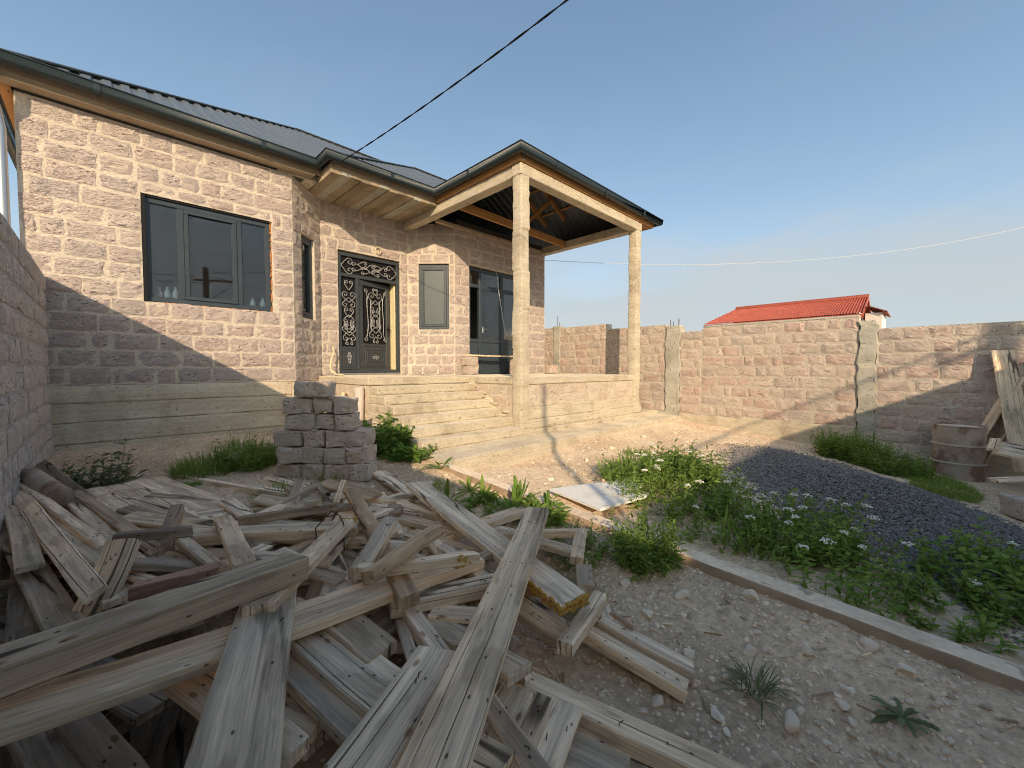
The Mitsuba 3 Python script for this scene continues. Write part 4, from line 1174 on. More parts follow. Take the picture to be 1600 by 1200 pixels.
PLANKS = [
(1.818, 2.982, 0.5, 1.45, 1.059, 0.42, 0.17, 0.045, 0, 2, 'broad pale board with orange lichen on its end, pointing down to the dirt'),
(2.023, 1.803, 0.52, 0.385, 0.665, 0.58, 0.15, 0.045, 0, 2, 'long pale plank lying on top of the pile, steepest of all, with dark knots'),
(-0.295, 1.681, 0.56, 1.35, 1.64, 0.47, 0.17, 0.05, 0, 2, 'long board with a brown split line, running across the pile below the square beam'),
(-0.298, 1.669, 0.7, 0.556, 1.791, 0.69, 0.1, 0.1, 8, 1, 'thick square beam with a frayed brown end, largest timber of the pile'),
(0.48, 1.956, 0.54, 0.13, 0.918, 0.58, 0.19, 0.035, 0, 0, 'very wide grey plank with a long straight crack, under the frayed end of the beam'),
(1.002, 2.398, 0.56, 0.351, 1.68, 0.585, 0.1, 0.045, 0, 2, 'short nailed batten with yellow lichen at its upper end, passing under the square beam'),
(1.173, 1.721, 0.66, 0.686, 1.491, 0.67, 0.06, 0.055, 10, 1, 'rough brown batten with a blackened end'),
(0.738, 1.689, 0.6, 1.228, 1.463, 0.58, 0.05, 0.05, 0, 2, 'whitish paint-stained batten with an orange lichen spot'),
(1.141, 2.136, 0.6, 0.744, 1.716, 0.58, 0.085, 0.05, 0, 0, 'nail-holed grey batten crossing behind the blackened batten'),
(1.322, 3.12, 0.52, 0.85, 1.451, 0.52, 0.09, 0.055, 0, 1, 'thick brown-sided plank ending in a square cut mid-pile'),
(0.828, 1.593, 0.46, 1.451, 1.364, 0.44, 0.1, 0.065, 0, 2, 'stout cut timber level, left of the long pale plank'),
(0.485, 5.485, 0.34, 1.752, 2.453, 0.36, 0.09, 0.06, 0, 2, 'long thin beam along the back edge of the pile'),
(1.052, 5.414, 0.3, 1.505, 3.555, 0.31, 0.15, 0.04, 0, 2, 'wide board with its end near the stone stack, behind the thin beam'),
(2.076, 4.19, 0.33, 1.846, 2.653, 0.34, 0.16, 0.04, 0, 2, 'dark-ended board at the rear of the pile near the steps'),
(1.701, 3.138, 0.36, 1.926, 2.975, 0.38, 0.07, 0.06, 0, 1, 'short block of batten beside the dark-ended board'),
(1.627, 2.94, 0.38, 1.726, 2.401, 0.38, 0.08, 0.05, 0, 2, 'small splintered batten under the broad lichen board'),
(1.41, 2.242, 0.34, 2.296, 2.188, 0.36, 0.13, 0.05, 0, 2, 'pale board sticking out to the right behind the long pale plank'),
(1.852, 1.992, 0.34, 2.359, 1.633, 0.33, 0.06, 0.05, 0, 2, 'thin batten forming the top of the frame by the weeds'),
(1.93, 2.108, 0.33, 2.066, 1.477, 0.31, 0.09, 0.045, 0, 0, 'split batten forming the lower side of the frame by the weeds'),
(2.318, 1.658, 0.33, 1.975, 1.435, 0.31, 0.08, 0.05, 0, 2, 'short crosspiece closing the frame by the weeds'),
(1.983, 1.394, 0.29, 1.815, 1.25, 0.27, 0.09, 0.05, 0, 0, 'short square offcut standing out near the lichen board end'),
(1.739, 1.12, 0.33, 1.324, 1.025, 0.3, 0.07, 0.06, 0, 0, 'grey batten full of bent staples at the right tip of the pile'),
(1.463, 1.476, 0.27, 1.498, 1.093, 0.2, 0.16, 0.04, 0, 0, 'torn plank with a dark ripped face, beneath the lichen board'),
(1.736, 1.117, 0.2, 1.82, 0.663, 0.12, 0.08, 0.06, 0, 2, 'weathered batten reaching furthest out over the dirt'),
(1.641, 1.139, 0.18, 1.702, 0.655, 0.11, 0.08, 0.06, 0, 2, 'batten full of nail holes beside the one reaching furthest out'),
(1.848, 1.181, 0.2, 1.743, 1.058, 0.19, 0.06, 0.05, 0, 2, 'pale little block at the grass near the outer battens'),
(1.792, 1.1, 0.21, 1.776, 0.948, 0.2, 0.02, 0.02, 0, 4, 'thin reddish stick with a pink tip'),
(1.11, 1.254, 0.22, 1.365, 0.244, 0.2, 0.1, 0.08, 0, 2, 'long straight beam on the dirt at the near edge of the pile'),
(1.108, 1.17, 0.27, 1.134, 1.045, 0.26, 0.07, 0.03, 0, 2, 'broken splinter resting on the straight beam'),
(1.069, 1.038, 0.26, 0.658, 0.864, 0.3, 0.13, 0.03, 0, 0, 'flat grey board with cracked face, first under the straight beam'),
(1.125, 0.965, 0.24, 0.712, 0.767, 0.28, 0.07, 0.04, 0, 0, 'narrow cracked board next to the flat grey board'),
(1.171, 0.887, 0.23, 0.762, 0.732, 0.25, 0.12, 0.03, 0, 0, 'board with three nail marks below the straight beam'),
(1.068, 0.946, 0.17, 1.183, 0.642, 0.15, 0.22, 0.035, 0, 0, 'wide short board with a square end at the near edge of the pile'),
(0.883, 1.054, 0.36, 0.787, 0.657, 0.36, 0.06, 0.04, 20, 0, 'jagged splintered stick crossing the nail-marked board'),
(0.674, 0.976, 0.4, 0.731, 0.757, 0.38, 0.12, 0.04, 0, 0, 'bluish-grey board end at the bottom, right of the long pale plank'),
(0.773, 1.146, 0.5, 0.27, 0.803, 0.56, 0.15, 0.04, 0, 0, 'bluish-grey plank beside the long pale plank'),
(0.907, 1.57, 0.42, 0.834, 1.121, 0.4, 0.07, 0.06, 0, 0, 'square batten going under the long pale plank from its left'),
(0.482, 1.924, 0.44, 0.63, 1.111, 0.42, 0.18, 0.04, 0, 0, 'cracked grey board deep in the pile, right of the wide grey plank'),
(0.405, 1.903, 0.4, 0.538, 1.148, 0.38, 0.15, 0.04, 0, 0, 'board with a rusty bolt below the cracked grey board'),
(0.613, 1.703, 0.47, 0.683, 1.338, 0.43, 0.14, 0.05, 0, 1, 'brown sawn plank end in the hollow of the pile'),
(0.341, 1.624, 0.36, 0.453, 1.304, 0.33, 0.09, 0.04, 0, 0, 'chamfered board end low under the wide grey plank'),
(0.325, 1.643, 0.3, 0.447, 1.317, 0.28, 0.1, 0.04, 0, 0, 'second chamfered board end, lowest under the wide grey plank'),
(-0.59, 5.117, 0.55, -0.061, 2.451, 0.5, 0.09, 0.03, 25, 2, 'long pale-edged board leaning down from the boundary wall'),
(-0.626, 5.332, 0.6, -0.026, 3.061, 0.5, 0.06, 0.04, 0, 2, 'narrow splintered batten above the pale-edged board'),
(-0.245, 3.654, 0.5, -0.009, 2.8, 0.47, 0.08, 0.04, 0, 0, 'dark-ended batten between the wall and the upright plank'),
(-0.699, 6.121, 0.6, -0.086, 4.178, 0.46, 0.1, 0.03, 0, 3, 'dark flat board touching the boundary wall'),
(-0.474, 5.686, 0.58, -0.141, 4.311, 0.46, 0.12, 0.025, 40, 3, 'tilted dark board with a light sawn edge'),
(0.017, 2.746, 0.62, -0.13, 2.541, 0.28, 0.13, 0.06, 0, 0, 'upright thick plank end standing out of the pile near the boundary wall'),
(0.287, 3.297, 0.6, 0.148, 2.894, 0.4, 0.07, 0.07, 0, 1, 'short brown stake poking up in the middle of the panel'),
(-0.005, 3.05, 0.56, 0.328, 2.906, 0.55, 0.06, 0.05, 0, 3, 'dark splintered bundle of laths beside the stake'),
(0.21, 4.445, 0.42, 0.661, 3.685, 0.42, 0.08, 0.06, 0, 1, 'beam with a knot lying on the formwork panel'),
(0.295, 2.983, 0.5, 1.066, 2.412, 0.5, 0.08, 0.07, 15, 0, 'long nailed beam lying level behind the lichen batten'),
(0.464, 2.96, 0.56, 0.419, 2.104, 0.58, 0.09, 0.045, 0, 2, 'short light board with nail heads crossing the nailed beam'),
(0.272, 2.981, 0.5, 0.365, 2.3, 0.5, 0.06, 0.05, 0, 0, 'batten slanting down between stake and square beam'),
(0.123, 3.007, 0.42, 0.361, 2.625, 0.42, 0.14, 0.04, 0, 0, 'flat grey board in the gap behind the square beam'),
(0.038, 2.425, 0.5, 0.359, 2.338, 0.52, 0.07, 0.06, 0, 4, 'reddish rough beam with rust stains'),
(0.549, 2.999, 0.52, 1.122, 2.844, 0.52, 0.035, 0.06, 0, 1, 'thin board standing on edge behind the nailed beam'),
(0.606, 3.695, 0.46, 0.657, 3.154, 0.46, 0.1, 0.03, 0, 2, 'pale board end leaning behind the nailed beam'),
(-0.142, 4.459, 0.44, 0.235, 5.282, 0.38, 0.05, 0.05, 0, 2, 'edge batten along the top of the formwork panel'),
(-0.001, 2.851, 0.4, 0.115, 2.373, 0.36, 0.08, 0.04, 0, 0, 'batten hidden behind the upright plank'),
(0.141, 1.797, 0.42, 0.332, 1.174, 0.4, 0.12, 0.04, 0, 0, 'grey plank passing under the wide grey plank'),
(-0.116, 1.92, 0.34, 0.028, 1.489, 0.3, 0.09, 0.05, 0, 3, 'dark plank down in the hollow at the near corner'),
(-0.2, 2.105, 0.3, -0.078, 1.57, 0.3, 0.16, 0.04, 0, 3, 'wide dark plank at the very bottom of the hollow'),
(0.976, 1.981, 0.5, 1.088, 1.567, 0.46, 0.12, 0.03, 0, 1, 'pale brown board under the blackened batten'),
(1.311, 1.887, 0.46, 1.31, 1.454, 0.42, 0.07, 0.05, 0, 0, 'batten between blackened batten and long pale plank'),
(1.023, 1.658, 0.45, 1.615, 1.682, 0.43, 0.07, 0.045, 0, 1, 'brown timber under the whitish batten'),
(0.967, 1.49, 0.4, 1.178, 1.288, 0.38, 0.09, 0.03, 0, 2, 'bright split board left of the long pale plank'),
(1.4, 1.605, 0.33, 1.559, 1.383, 0.32, 0.09, 0.04, 0, 4, 'rusty brown board under the lichen board'),
(1.227, 1.408, 0.3, 1.188, 1.198, 0.27, 0.1, 0.04, 0, 3, 'dark cracked block right of the long pale plank'),
(0.686, 1.568, 0.36, 1.194, 1.72, 0.38, 0.15, 0.03, 0, 3, 'shaded board under the stout cut timber'),
(0.494, 1.508, 0.34, 0.76, 1.734, 0.36, 0.14, 0.03, 0, 3, 'shaded board under the brown plank end'),
(0.265, 2.479, 0.44, 0.619, 2.573, 0.46, 0.1, 0.04, 0, 2, 'light board above the square beam'),
(0.621, 2.457, 0.46, 0.799, 1.961, 0.42, 0.12, 0.03, 0, 0, 'board slipping down behind the lichen batten'),
(0.762, 1.836, 0.48, 1.129, 1.922, 0.47, 0.1, 0.03, 0, 0, 'grey board behind the nail-holed batten'),
(0.71, 2.945, 0.4, 1.279, 2.176, 0.38, 0.1, 0.05, 0, 0, 'level board behind the nailed beam'),
(1.386, 3.132, 0.36, 1.651, 2.152, 0.36, 0.09, 0.04, 0, 0, 'thin grey plank behind the thick brown-sided plank'),
(1.407, 2.394, 0.36, 1.556, 1.784, 0.34, 0.13, 0.03, 0, 2, 'pale flat board under the broad lichen board'),
(0.253, 4.052, 0.36, 0.682, 2.833, 0.36, 0.16, 0.03, 0, 0, 'flat board beneath the level beam'),
]
for k, (u0, v0, z0, u1, v1, z1, w, t, roll, tone, lab) in enumerate(PLANKS):
    key, put, L = plank((u0, v0, z0), (u1, v1, z1), w, t, roll, tone, lab, seed=k + 1, chip=0.07 if 'frayed' in lab else None, nails=2 if tone in (0, 2) and w < 0.17 and k < 60 else 0, group=None)
    if 'lichen' in lab and k in (0, 5, 7):
        pts = []
        rr = np.random.default_rng(k)
        for _ in range(110 if k == 0 else 30):
            if k == 0:
                e = rr.random()
                p_ = np.array([L - 0.004 - (0.26 * rr.random() ** 1.6 if e < 0.6 else 0), (-w / 2 if e < 0.6 else rr.uniform(-0.5, 0.5) * w), -t * rr.random()])
            elif k == 5:
                p_ = np.array([0.03 * rr.random(), rr.uniform(-0.5, 0.5) * w, -t * rr.random() * 0.5])
            else:
                p_ = np.array([L - 0.08 + 0.015 * rr.normal(), -w / 2, -t * rr.random()])
            pts.append(p_)
        m, _ = rocks(put(np.array(pts)), np.full(len(pts), 0.009), 70 + k, 1, 0.8)
        scene[f'{key}__lichen'] = mikit.ply(m, 'lichen')
        labels[f'{key}__lichen'] = {'kind': 'stuff', 'label': 'orange lichen crust'}
# boards of the formwork panel lying at the back of the pile
panel = thing('formwork_panel', 'grey formwork panel of side by side boards lying behind the upright plank end', 'panel')
A0, A1 = np.array([-0.30, 5.05, 0.40]), np.array([0.10, 3.30, 0.42])
across = np.array([0.97, 0.23, 0.0]) * 0.15
for k in range(5):
    a_, b_ = A0 + across * k + [0, 0, 0.006 * (k % 2)], A1 + across * k * 0.95 + [0, 0, 0.006 * (k % 2)]
    v, f, uv = plank_mesh(np.linalg.norm(b_ - a_), 0.155, 0.028, 820 + k)
    x, y, z = frame_of(b_ - a_)
    part(panel, 'board', (a_ + v[:, :1] * x + v[:, 1:2] * y + v[:, 2:3] * z, f[:, ::-1]), 'wood', uv=uv + [0.4 + 10.0 * (k % 2 * 12 + k % 6), 0.1 * k])
# timbers buried lower in the pile
rr = np.random.default_rng(77)
for k in range(210):
    cx_, cy_ = rr.uniform(0.25, 1.75), rr.uniform(0.95, 3.6)
    if cx_ + 0.28 * cy_ > 2.45 or (cx_ < 0.7 and cy_ < 1.9):
        cx_ = 0.9 + 0.4 * rr.random()
    an = rr.uniform(0, np.pi); L = rr.uniform(0.3, 1.2)
    zc = 0.20 + 0.04 * cy_ + rr.uniform(-0.10, 0.13); tl = rr.normal() * 0.035
    dxy = np.array([math.cos(an), math.sin(an)]) * L / 2
    ends = [(cx_ - dxy[0], cy_ - dxy[1]), (cx_ + dxy[0], cy_ + dxy[1])]
    if any(ex > min(0.62 + 0.42 * ey, 1.95) or ey < 0.95 or ey > 4.3 or ex < -0.2 or (ex < 0.35 and ey < 2.6) for ex, ey in ends):
        continue
    zc = min(zc, 0.30 + 0.06 * cy_)
    tn, wd_ = int(rr.choice([0, 0, 2, 3, 1])), float(rr.choice([0.045, 0.06, 0.08, 0.10, 0.13, 0.15]))
    plank((cx_ - dxy[0], cy_ - dxy[1], zc - tl), (cx_ + dxy[0], cy_ + dxy[1], zc + tl), wd_, rr.uniform(0.022, 0.045), rr.normal() * 7, tn, ('grey', 'brown', 'pale', 'dark')[tn] + (' narrow batten' if wd_ < 0.07 else ' broad board' if wd_ > 0.11 else ' plank') + ' half buried under other boards of the lumber pile', 'planks buried in the pile', seed=200 + k)
for k in range(16):
    cx_, cy_, an = rr.uniform(-0.25, 0.25), rr.uniform(1.1, 2.8), rr.uniform(0.9, 2.2)
    L = rr.uniform(0.5, 1.0)
    plank((cx_ - 0.12 * L, cy_ - 0.45 * L * math.sin(an), -0.45 + 0.025 * k), (cx_ + 0.2 * math.cos(an), cy_ + 0.45 * L * math.sin(an), -0.38 + 0.025 * k), rr.uniform(0.12, 0.2), 0.03, rr.normal() * 10, 3, 'dark broken board lying in the hollow beside the boundary wall', 'dark boards in the hollow', seed=450 + k)
for k, (u_, v_, z_, u2, v2, z2, w_b, tn, lab) in enumerate((
        (-0.46, 4.75, 0.46, 0.02, 2.55, 0.40, 0.13, 0, 'grey board under the pale-edged board along the boundary wall'), (-0.40, 4.2, 0.36, -0.22, 2.2, 0.30, 0.14, 3, 'dark board lowest along the boundary wall'),
        (-0.30, 4.9, 0.47, 0.12, 2.75, 0.44, 0.09, 2, 'narrow pale board between the pipe and the formwork panel'), (-0.44, 3.9, 0.42, -0.10, 2.25, 0.36, 0.12, 0, 'short grey board close to the boundary wall'),
        (-0.46, 3.35, 0.34, 0.25, 3.05, 0.37, 0.10, 1, 'brown crosspiece butting against the boundary wall'), (-0.42, 3.1, 0.26, 0.1, 1.9, 0.24, 0.15, 3, 'dark wide board sloping into the hollow'),
        (-0.44, 2.55, 0.22, 0.30, 2.35, 0.30, 0.12, 0, 'grey board bridging the hollow behind the square beam'), (-0.20, 4.6, 0.50, 0.16, 2.95, 0.46, 0.07, 1, 'thin brown batten beside the formwork panel'),
        (-0.45, 2.0, 0.05, 0.28, 2.2, 0.16, 0.16, 3, 'dark wide board deep in the hollow by the wall'), (-0.38, 3.7, 0.30, 0.22, 2.5, 0.30, 0.11, 3, 'dark board crossing under the bank of boards'),
        (-0.30, 3.5, 0.46, 0.18, 2.45, 0.44, 0.06, 2, 'pale batten ending beside the upright plank'), (-0.48, 4.35, 0.52, -0.30, 3.1, 0.47, 0.10, 0, 'grey board leaning against the boundary wall near the pipe'))):
    plank((u_, v_, z_), (u2, v2, z2), w_b, 0.03, rr.normal() * 6, tn, lab, seed=480 + k)
# slivers and chips of wood on the dirt around the pile
chips, cuv = [], []
for k in range(260):
    u_ = rr.uniform(0.9, 2.55); v_ = rr.uniform(-0.3, 3.4)
    if u_ < 0.5 + 0.45 * v_:
        continue
    L, w_b = rr.uniform(0.02, 0.11), rr.uniform(0.004, 0.014)
    an = rr.uniform(0, np.pi); z_ = float(ground_z(u_, v_)) + 0.006
    chips.append(bar((u_, v_, z_), (u_ + L * math.cos(an), v_ + L * math.sin(an), z_ + rr.normal() * 0.006), w_b, 0.004, 0.0))
    cuv.append(np.stack([np.full(len(chips[-1].vertices), 0.3 + 10.0 * rr.integers(0, 18)) + rr.random(), rr.random(len(chips[-1].vertices)) * 0.02], -1))
scene['wood_chips'] = mikit.ply(cat(chips), 'wood', uv=np.vstack(cuv))
labels['wood_chips'] = {'label': 'splinters and chips of wood scattered on the dirt around the lumber', 'category': 'wood chips', 'kind': 'stuff'}
# round log, wires and offcuts in the pile
log = num('rusty_pipe')
scene[log] = mikit.ply(tube([(-0.46, 4.95, 0.60), (-0.36, 4.62, 0.565), (-0.26, 4.30, 0.53)], 0.07, 16), 'barrel_steel', smooth=40)
labels[log] = {'label': 'thick rusty round pipe lying on the boards by the boundary wall', 'category': 'pipe'}
solo('bent_wire', tube([(0.80, 2.35, 0.42), (0.80, 2.36, 0.56), (0.83, 2.33, 0.61), (0.87, 2.30, 0.66)], 0.004, 5), 'rust_bar', 'dark bent tie wire sticking up by the reddish beam', 'wire', 'tie wires in the pile')
solo('bent_wire', tube([(0.92, 2.27, 0.42), (0.92, 2.28, 0.58), (0.90, 2.29, 0.63), (0.84, 2.33, 0.62)], 0.004, 5), 'rust_bar', 'dark bent tie wire sticking up by the reddish beam', 'wire', 'tie wires in the pile')

# ---------------------------------------------------------------- stacked loose blocks beside the entrance
def loose_block(c, s, rz, seed, label, group='stacked loose blocks'):
    rr = np.random.default_rng(seed)
    nx = [max(3, int(d_ / 0.05)) for d_ in s]
    m = trimesh.creation.box(extents=s)
    v, f = trimesh.remesh.subdivide_to_size(m.vertices, m.faces, 0.075, max_iter=10)
    m = trimesh.Trimesh(v, f, process=True); m.merge_vertices()
    v = np.asarray(m.vertices).copy()
    hs = np.array(s) / 2
    rel = np.abs(v) / hs
    k2 = np.sort(rel, 1)
    edge = np.clip((k2[:, 1] - 0.86) / 0.14, 0, 1)
    v *= (1 - 0.05 * edge)[:, None]
    o = rr.uniform(0, 50)
    v += np.stack([meshkit.fbm(v * 7 + o + 20 * k, 3, k) - 0.5 for k in range(3)], -1) * 0.062
    a = rz
    R = np.array([[math.cos(a), -math.sin(a), 0], [math.sin(a), math.cos(a), 0], [0, 0, 1]])
    w = v @ R.T + c
    uv = np.stack([v[:, 0] + 0.5 + 10.0 * rr.integers(0, 30), v[:, 2]], -1)
    return solo('stone_block', trimesh.Trimesh(w, m.faces, process=False), 'tuff_loose', label, 'stone block', group, smooth=False, uv=uv)


sa = math.radians(-45)                      # the stack faces the viewer
sd = np.array([math.cos(sa), math.sin(sa), 0]); sn = np.array([-math.sin(sa), math.cos(sa), 0])
S0 = np.array([1.34, 4.90, 0.27])
rowsN = [('bottom', [0.34, 0.28, 0.34, 0.26]), ('second', [0.34, 0.29, 0.28, 0.29]), ('third', [0.36, 0.28, 0.28, 0.27]), ('fourth', [0.40, 0.24, 0.24]), ('fifth', [0.37, 0.24, 0.24]), ('top', [0.42])]
posw = ('first', 'second', 'third', 'last')
rr = np.random.default_rng(3)
for r_i, (nm, ls) in enumerate(rowsN):
    x = (0.0, 0.0, -0.03, 0.10, 0.10, 0.26)[r_i]
    for k, l in enumerate(ls):
        c = S0 + sd * (x + l / 2) * 0.84 + np.array([0, 0, 0.088 + 0.174 * r_i]) + sn * (0.022 * rr.normal() - 0.012 * (5 - r_i))
        where = posw[k] if k < len(ls) - 1 else 'last'
        lab = 'topmost block of the stone stack beside the entrance steps' if nm == 'top' else f'{where} block from the left in the {nm} course of the stone stack'
        loose_block(c, (l * 0.84 - 0.010, 0.27, 0.166), sa + 0.10 * rr.normal(), 40 + r_i * 5 + k, lab)
        x += l
# blocks on the porch deck
for k, (x, y, z, l, lab) in enumerate(((5.72, 7.08, DZ + 0.10, 0.34, 'lower pale block beside the terrace door'), (5.70, 7.08, DZ + 0.30, 0.36, 'upper pale block beside the terrace door carrying the plank'), (7.15, 7.05, DZ + 0.10, 0.34, 'block on the porch under the other end of the plank'), (7.15, 7.05, DZ + 0.30, 0.30, 'upper block behind the porch post carrying the plank'), (7.95, 6.6, DZ + 0.12, 0.30, 'pale hollow block on the porch next to the house corner'))):
    loose_block(np.array([x, y, z]), (l, 0.19, 0.195), 0.0, 90 + k, lab, 'blocks on the porch deck')
plank((5.55, 7.04, DZ + 0.44), (7.35, 7.02, DZ + 0.44), 0.14, 0.03, 0, 2, 'pale plank bridging the blocks in front of the terrace door', seed=301)

# ---------------------------------------------------------------- things by the right wall
B = thing('steel_barrel', 'rusty steel drum with two pale hoops standing against the boundary wall', 'barrel')
bx, by, bz, br, bh = 8.80, -0.39, float(ground_z(8.8, -0.39)) - 0.05, 0.27, 0.80
part(B, 'body', lathe([(0, 0.02), (br, 0.02), (br, 0.0), (br + 0.006, 0.008), (br, 0.02), (br - 0.002, bh * 0.30), (br, bh * 0.33), (br, bh * 0.64), (br - 0.002, bh * 0.67), (br, bh - 0.02), (br + 0.007, bh - 0.012), (br + 0.007, bh), (br - 0.006, bh), (br - 0.008, bh - 0.02)], 48).apply_translation([bx, by, bz]), 'barrel_steel', smooth=30)
for t in (0.33, 0.65):
    tor = trimesh.creation.torus(br + 0.004, 0.013, 48, 8); tor.apply_translation([bx, by, bz + bh * t])
    part(B, 'hoop', tor, 'barrel_lid', smooth=True)
part(B, 'lid', lathe([(0, bh - 0.018), (0.12, bh - 0.016), (br - 0.02, bh - 0.020), (br - 0.009, bh - 0.022)], 40).apply_translation([bx, by, bz]), 'barrel_lid', smooth=30)
RB = [((9.13, -0.80, 1.72), (8.72, -1.02, 0.05), 0.26, 0.03, 0, 2, 'tall wide plank leaning on the boundary wall, reaching highest beside the drum'),
      ((9.13, -0.95, 1.35), (8.95, -0.42, 0.05), 0.24, 0.03, 0, 0, 'dark leaning board behind the tall plank, sloping the other way'),
      ((9.10, -1.10, 1.30), (9.0, -0.62, 0.05), 0.22, 0.03, 0, 0, 'second leaning board squeezed behind the tall plank'),
      ((8.30, -0.68, 0.42), (8.20, -1.45, 0.30), 0.34, 0.03, 22, 2, 'broad sheet of boards propped low in front of the leaning planks'),
      ((8.14, -0.66, 0.40), (8.46, -0.70, 0.52), 0.10, 0.03, 0, 2, 'short batten nailed across the broad propped boards'),
      ((7.6, -0.62, 0.10), (7.9, -1.1, 0.16), 0.16, 0.03, 0, 2, 'small board lying flat at the foot of the propped boards'),
      ((8.5, 0.05, 0.04), (8.9, 0.6, 0.05), 0.08, 0.04, 0, 0, 'thin batten on the ground behind the drum')]
for a_, b_, w, t, roll, tone, lab in RB:
    plank(a_, b_, w, t, roll, tone, lab, seed=320 + len(lab))
loose_block(np.array([6.45, -0.78, 0.06]), (0.34, 0.26, 0.20), 0.6, 140, 'big pale stone block at the edge of the gravel by the grass', None)

# white board over the kerb
wb = num('white_board')
ws = np.array([[3.02, 2.53], [3.93, 2.20], [3.93, 2.12], [3.78, 2.08], [3.90, 2.02], [3.72, 1.93], [3.62, 1.90], [3.60, 1.80], [3.50, 1.78], [2.87, 1.86]])
wm = trimesh.creation.extrude_polygon(Polygon(ws), 0.022, engine='earcut')
vv = np.asarray(wm.vertices).copy(); vv[:, 2] += 0.262 - 0.02 * (vv[:, 0] - 2.9)
scene[wb] = mikit.ply((vv, wm.faces), 'white_paint')
labels[wb] = {'label': 'white painted board with a jagged broken edge lying across the kerb', 'category': 'board'}

# odds and ends near the steps and the plinth
solo('plastic_pipe', tube([(1.02, 5.55, 0.44), (0.90, 5.25, 0.43)], 0.055, 16, cap=False), 'pvc', 'short grey plastic pipe end lying in the grass by the plinth', 'pipe', smooth=30)
solo('garden_hose', tube(np.array([(3.02, 7.84, 1.86), (3.03, 7.80, 1.74), (2.97, 7.76, 1.64), (2.92, 7.70, 1.52), (2.90, 7.64, 1.42), (2.98, 7.60, 1.34), (3.12, 7.62, 1.33)]), 0.016, 8), 'cream', 'pale bent hose standing beside the steel door', 'hose', smooth=True)
sh = np.array([[2.70, 6.55, 1.10], [2.68, 6.50, 0.9], [2.66, 6.44, 0.7], [2.64, 6.40, 0.5]])
SX, SY = np.meshgrid(np.linspace(-1, 1, 9), np.linspace(0, 1, 12), indexing='ij')
wd = 0.09 * np.sin(np.pi * (0.12 + 0.76 * SY)) ** 0.6
PXX = 2.72 - 0.06 * SY + 0.03 * (1 - SX ** 2); PYY = 6.62 + SX * wd; PZZ = 1.06 - 0.60 * SY
solo('curved_board', cat([grid_mesh(PXX, PYY, PZZ), grid_mesh(PXX - 0.012, PYY, PZZ)]), 'cream', 'curved pale board leaning on the landing wall beside the weeds', 'board', smooth=True)
SX, SY = np.meshgrid(np.linspace(0, 2 * np.pi, 25), np.linspace(0, 1, 20), indexing='ij')
nn = 0.016 * (meshkit.fbm(np.stack([np.cos(SX) * 3, np.sin(SX) * 3, SY * 7], -1), 3, 2) - 0.5)
rad = 0.075 - 0.02 * SY + nn
solo('wrapped_roll', grid_mesh(2.70 + rad * np.cos(SX), 6.02 + rad * np.sin(SX), 1.16 - 0.62 * SY), 'film', 'roll wrapped in shiny film standing against the landing', 'roll', smooth=True)
solo('door_wire', tube([(6.55, 7.12, 3.72), (6.56, 7.05, 3.2), (6.62, 7.0, 2.7), (6.66, 7.0, 2.5), (6.72, 7.0, 2.3), (6.84, 7.0, 2.18), (6.95, 7.0, 2.3), (6.99, 7.02, 2.8)], 0.006, 6), 'wire_white', 'white wire hanging in a loop in front of the terrace door', 'wire', smooth=True)

# ---------------------------------------------------------------- plants
def leaf_strip(base, direction, up, length, width, curl, n=4):
    """one leaf as a tapered bent strip"""
    d_, s_, u_ = direction, np.cross(direction, up), up
    s_ = s_ / (np.linalg.norm(s_) + 1e-9)
    t = np.linspace(0, 1, n + 1)
    w = width * np.sin(np.pi * np.clip(0.08 + 0.88 * t, 0, 1)) ** 0.8 / 2
    c = base + np.outer(t * length, d_) + np.outer(curl * length * (-(t ** 2)), [0, 0, 1.0])
    v = np.empty((2 * (n + 1), 3)); v[0::2], v[1::2] = c - w[:, None] * s_, c + w[:, None] * s_
    k = np.arange(n) * 2
    f = np.vstack([np.stack([k, k + 1, k + 3], 1), np.stack([k, k + 3, k + 2], 1)])
    return v, f


class Clump:
    def __init__(self, seed):
        self.v, self.f, self.u, self.n, self.k = [], [], [], 0, 0
        self.r = np.random.default_rng(seed)

    def add(self, v, f):
        self.v.append(v); self.f.append(f + self.n); self.u.append(np.full(len(v), self.k % 400 + 0.5)); self.n += len(v); self.k += 1

    def mesh(self):
        u = np.concatenate(self.u)
        return trimesh.Trimesh(np.vstack(self.v), np.vstack(self.f), process=False), np.stack([u, u * 0], -1)


def gz(x, y):
    return float(ground_z(x, y))


def unit(v):
    return v / (np.linalg.norm(v) + 1e-9)


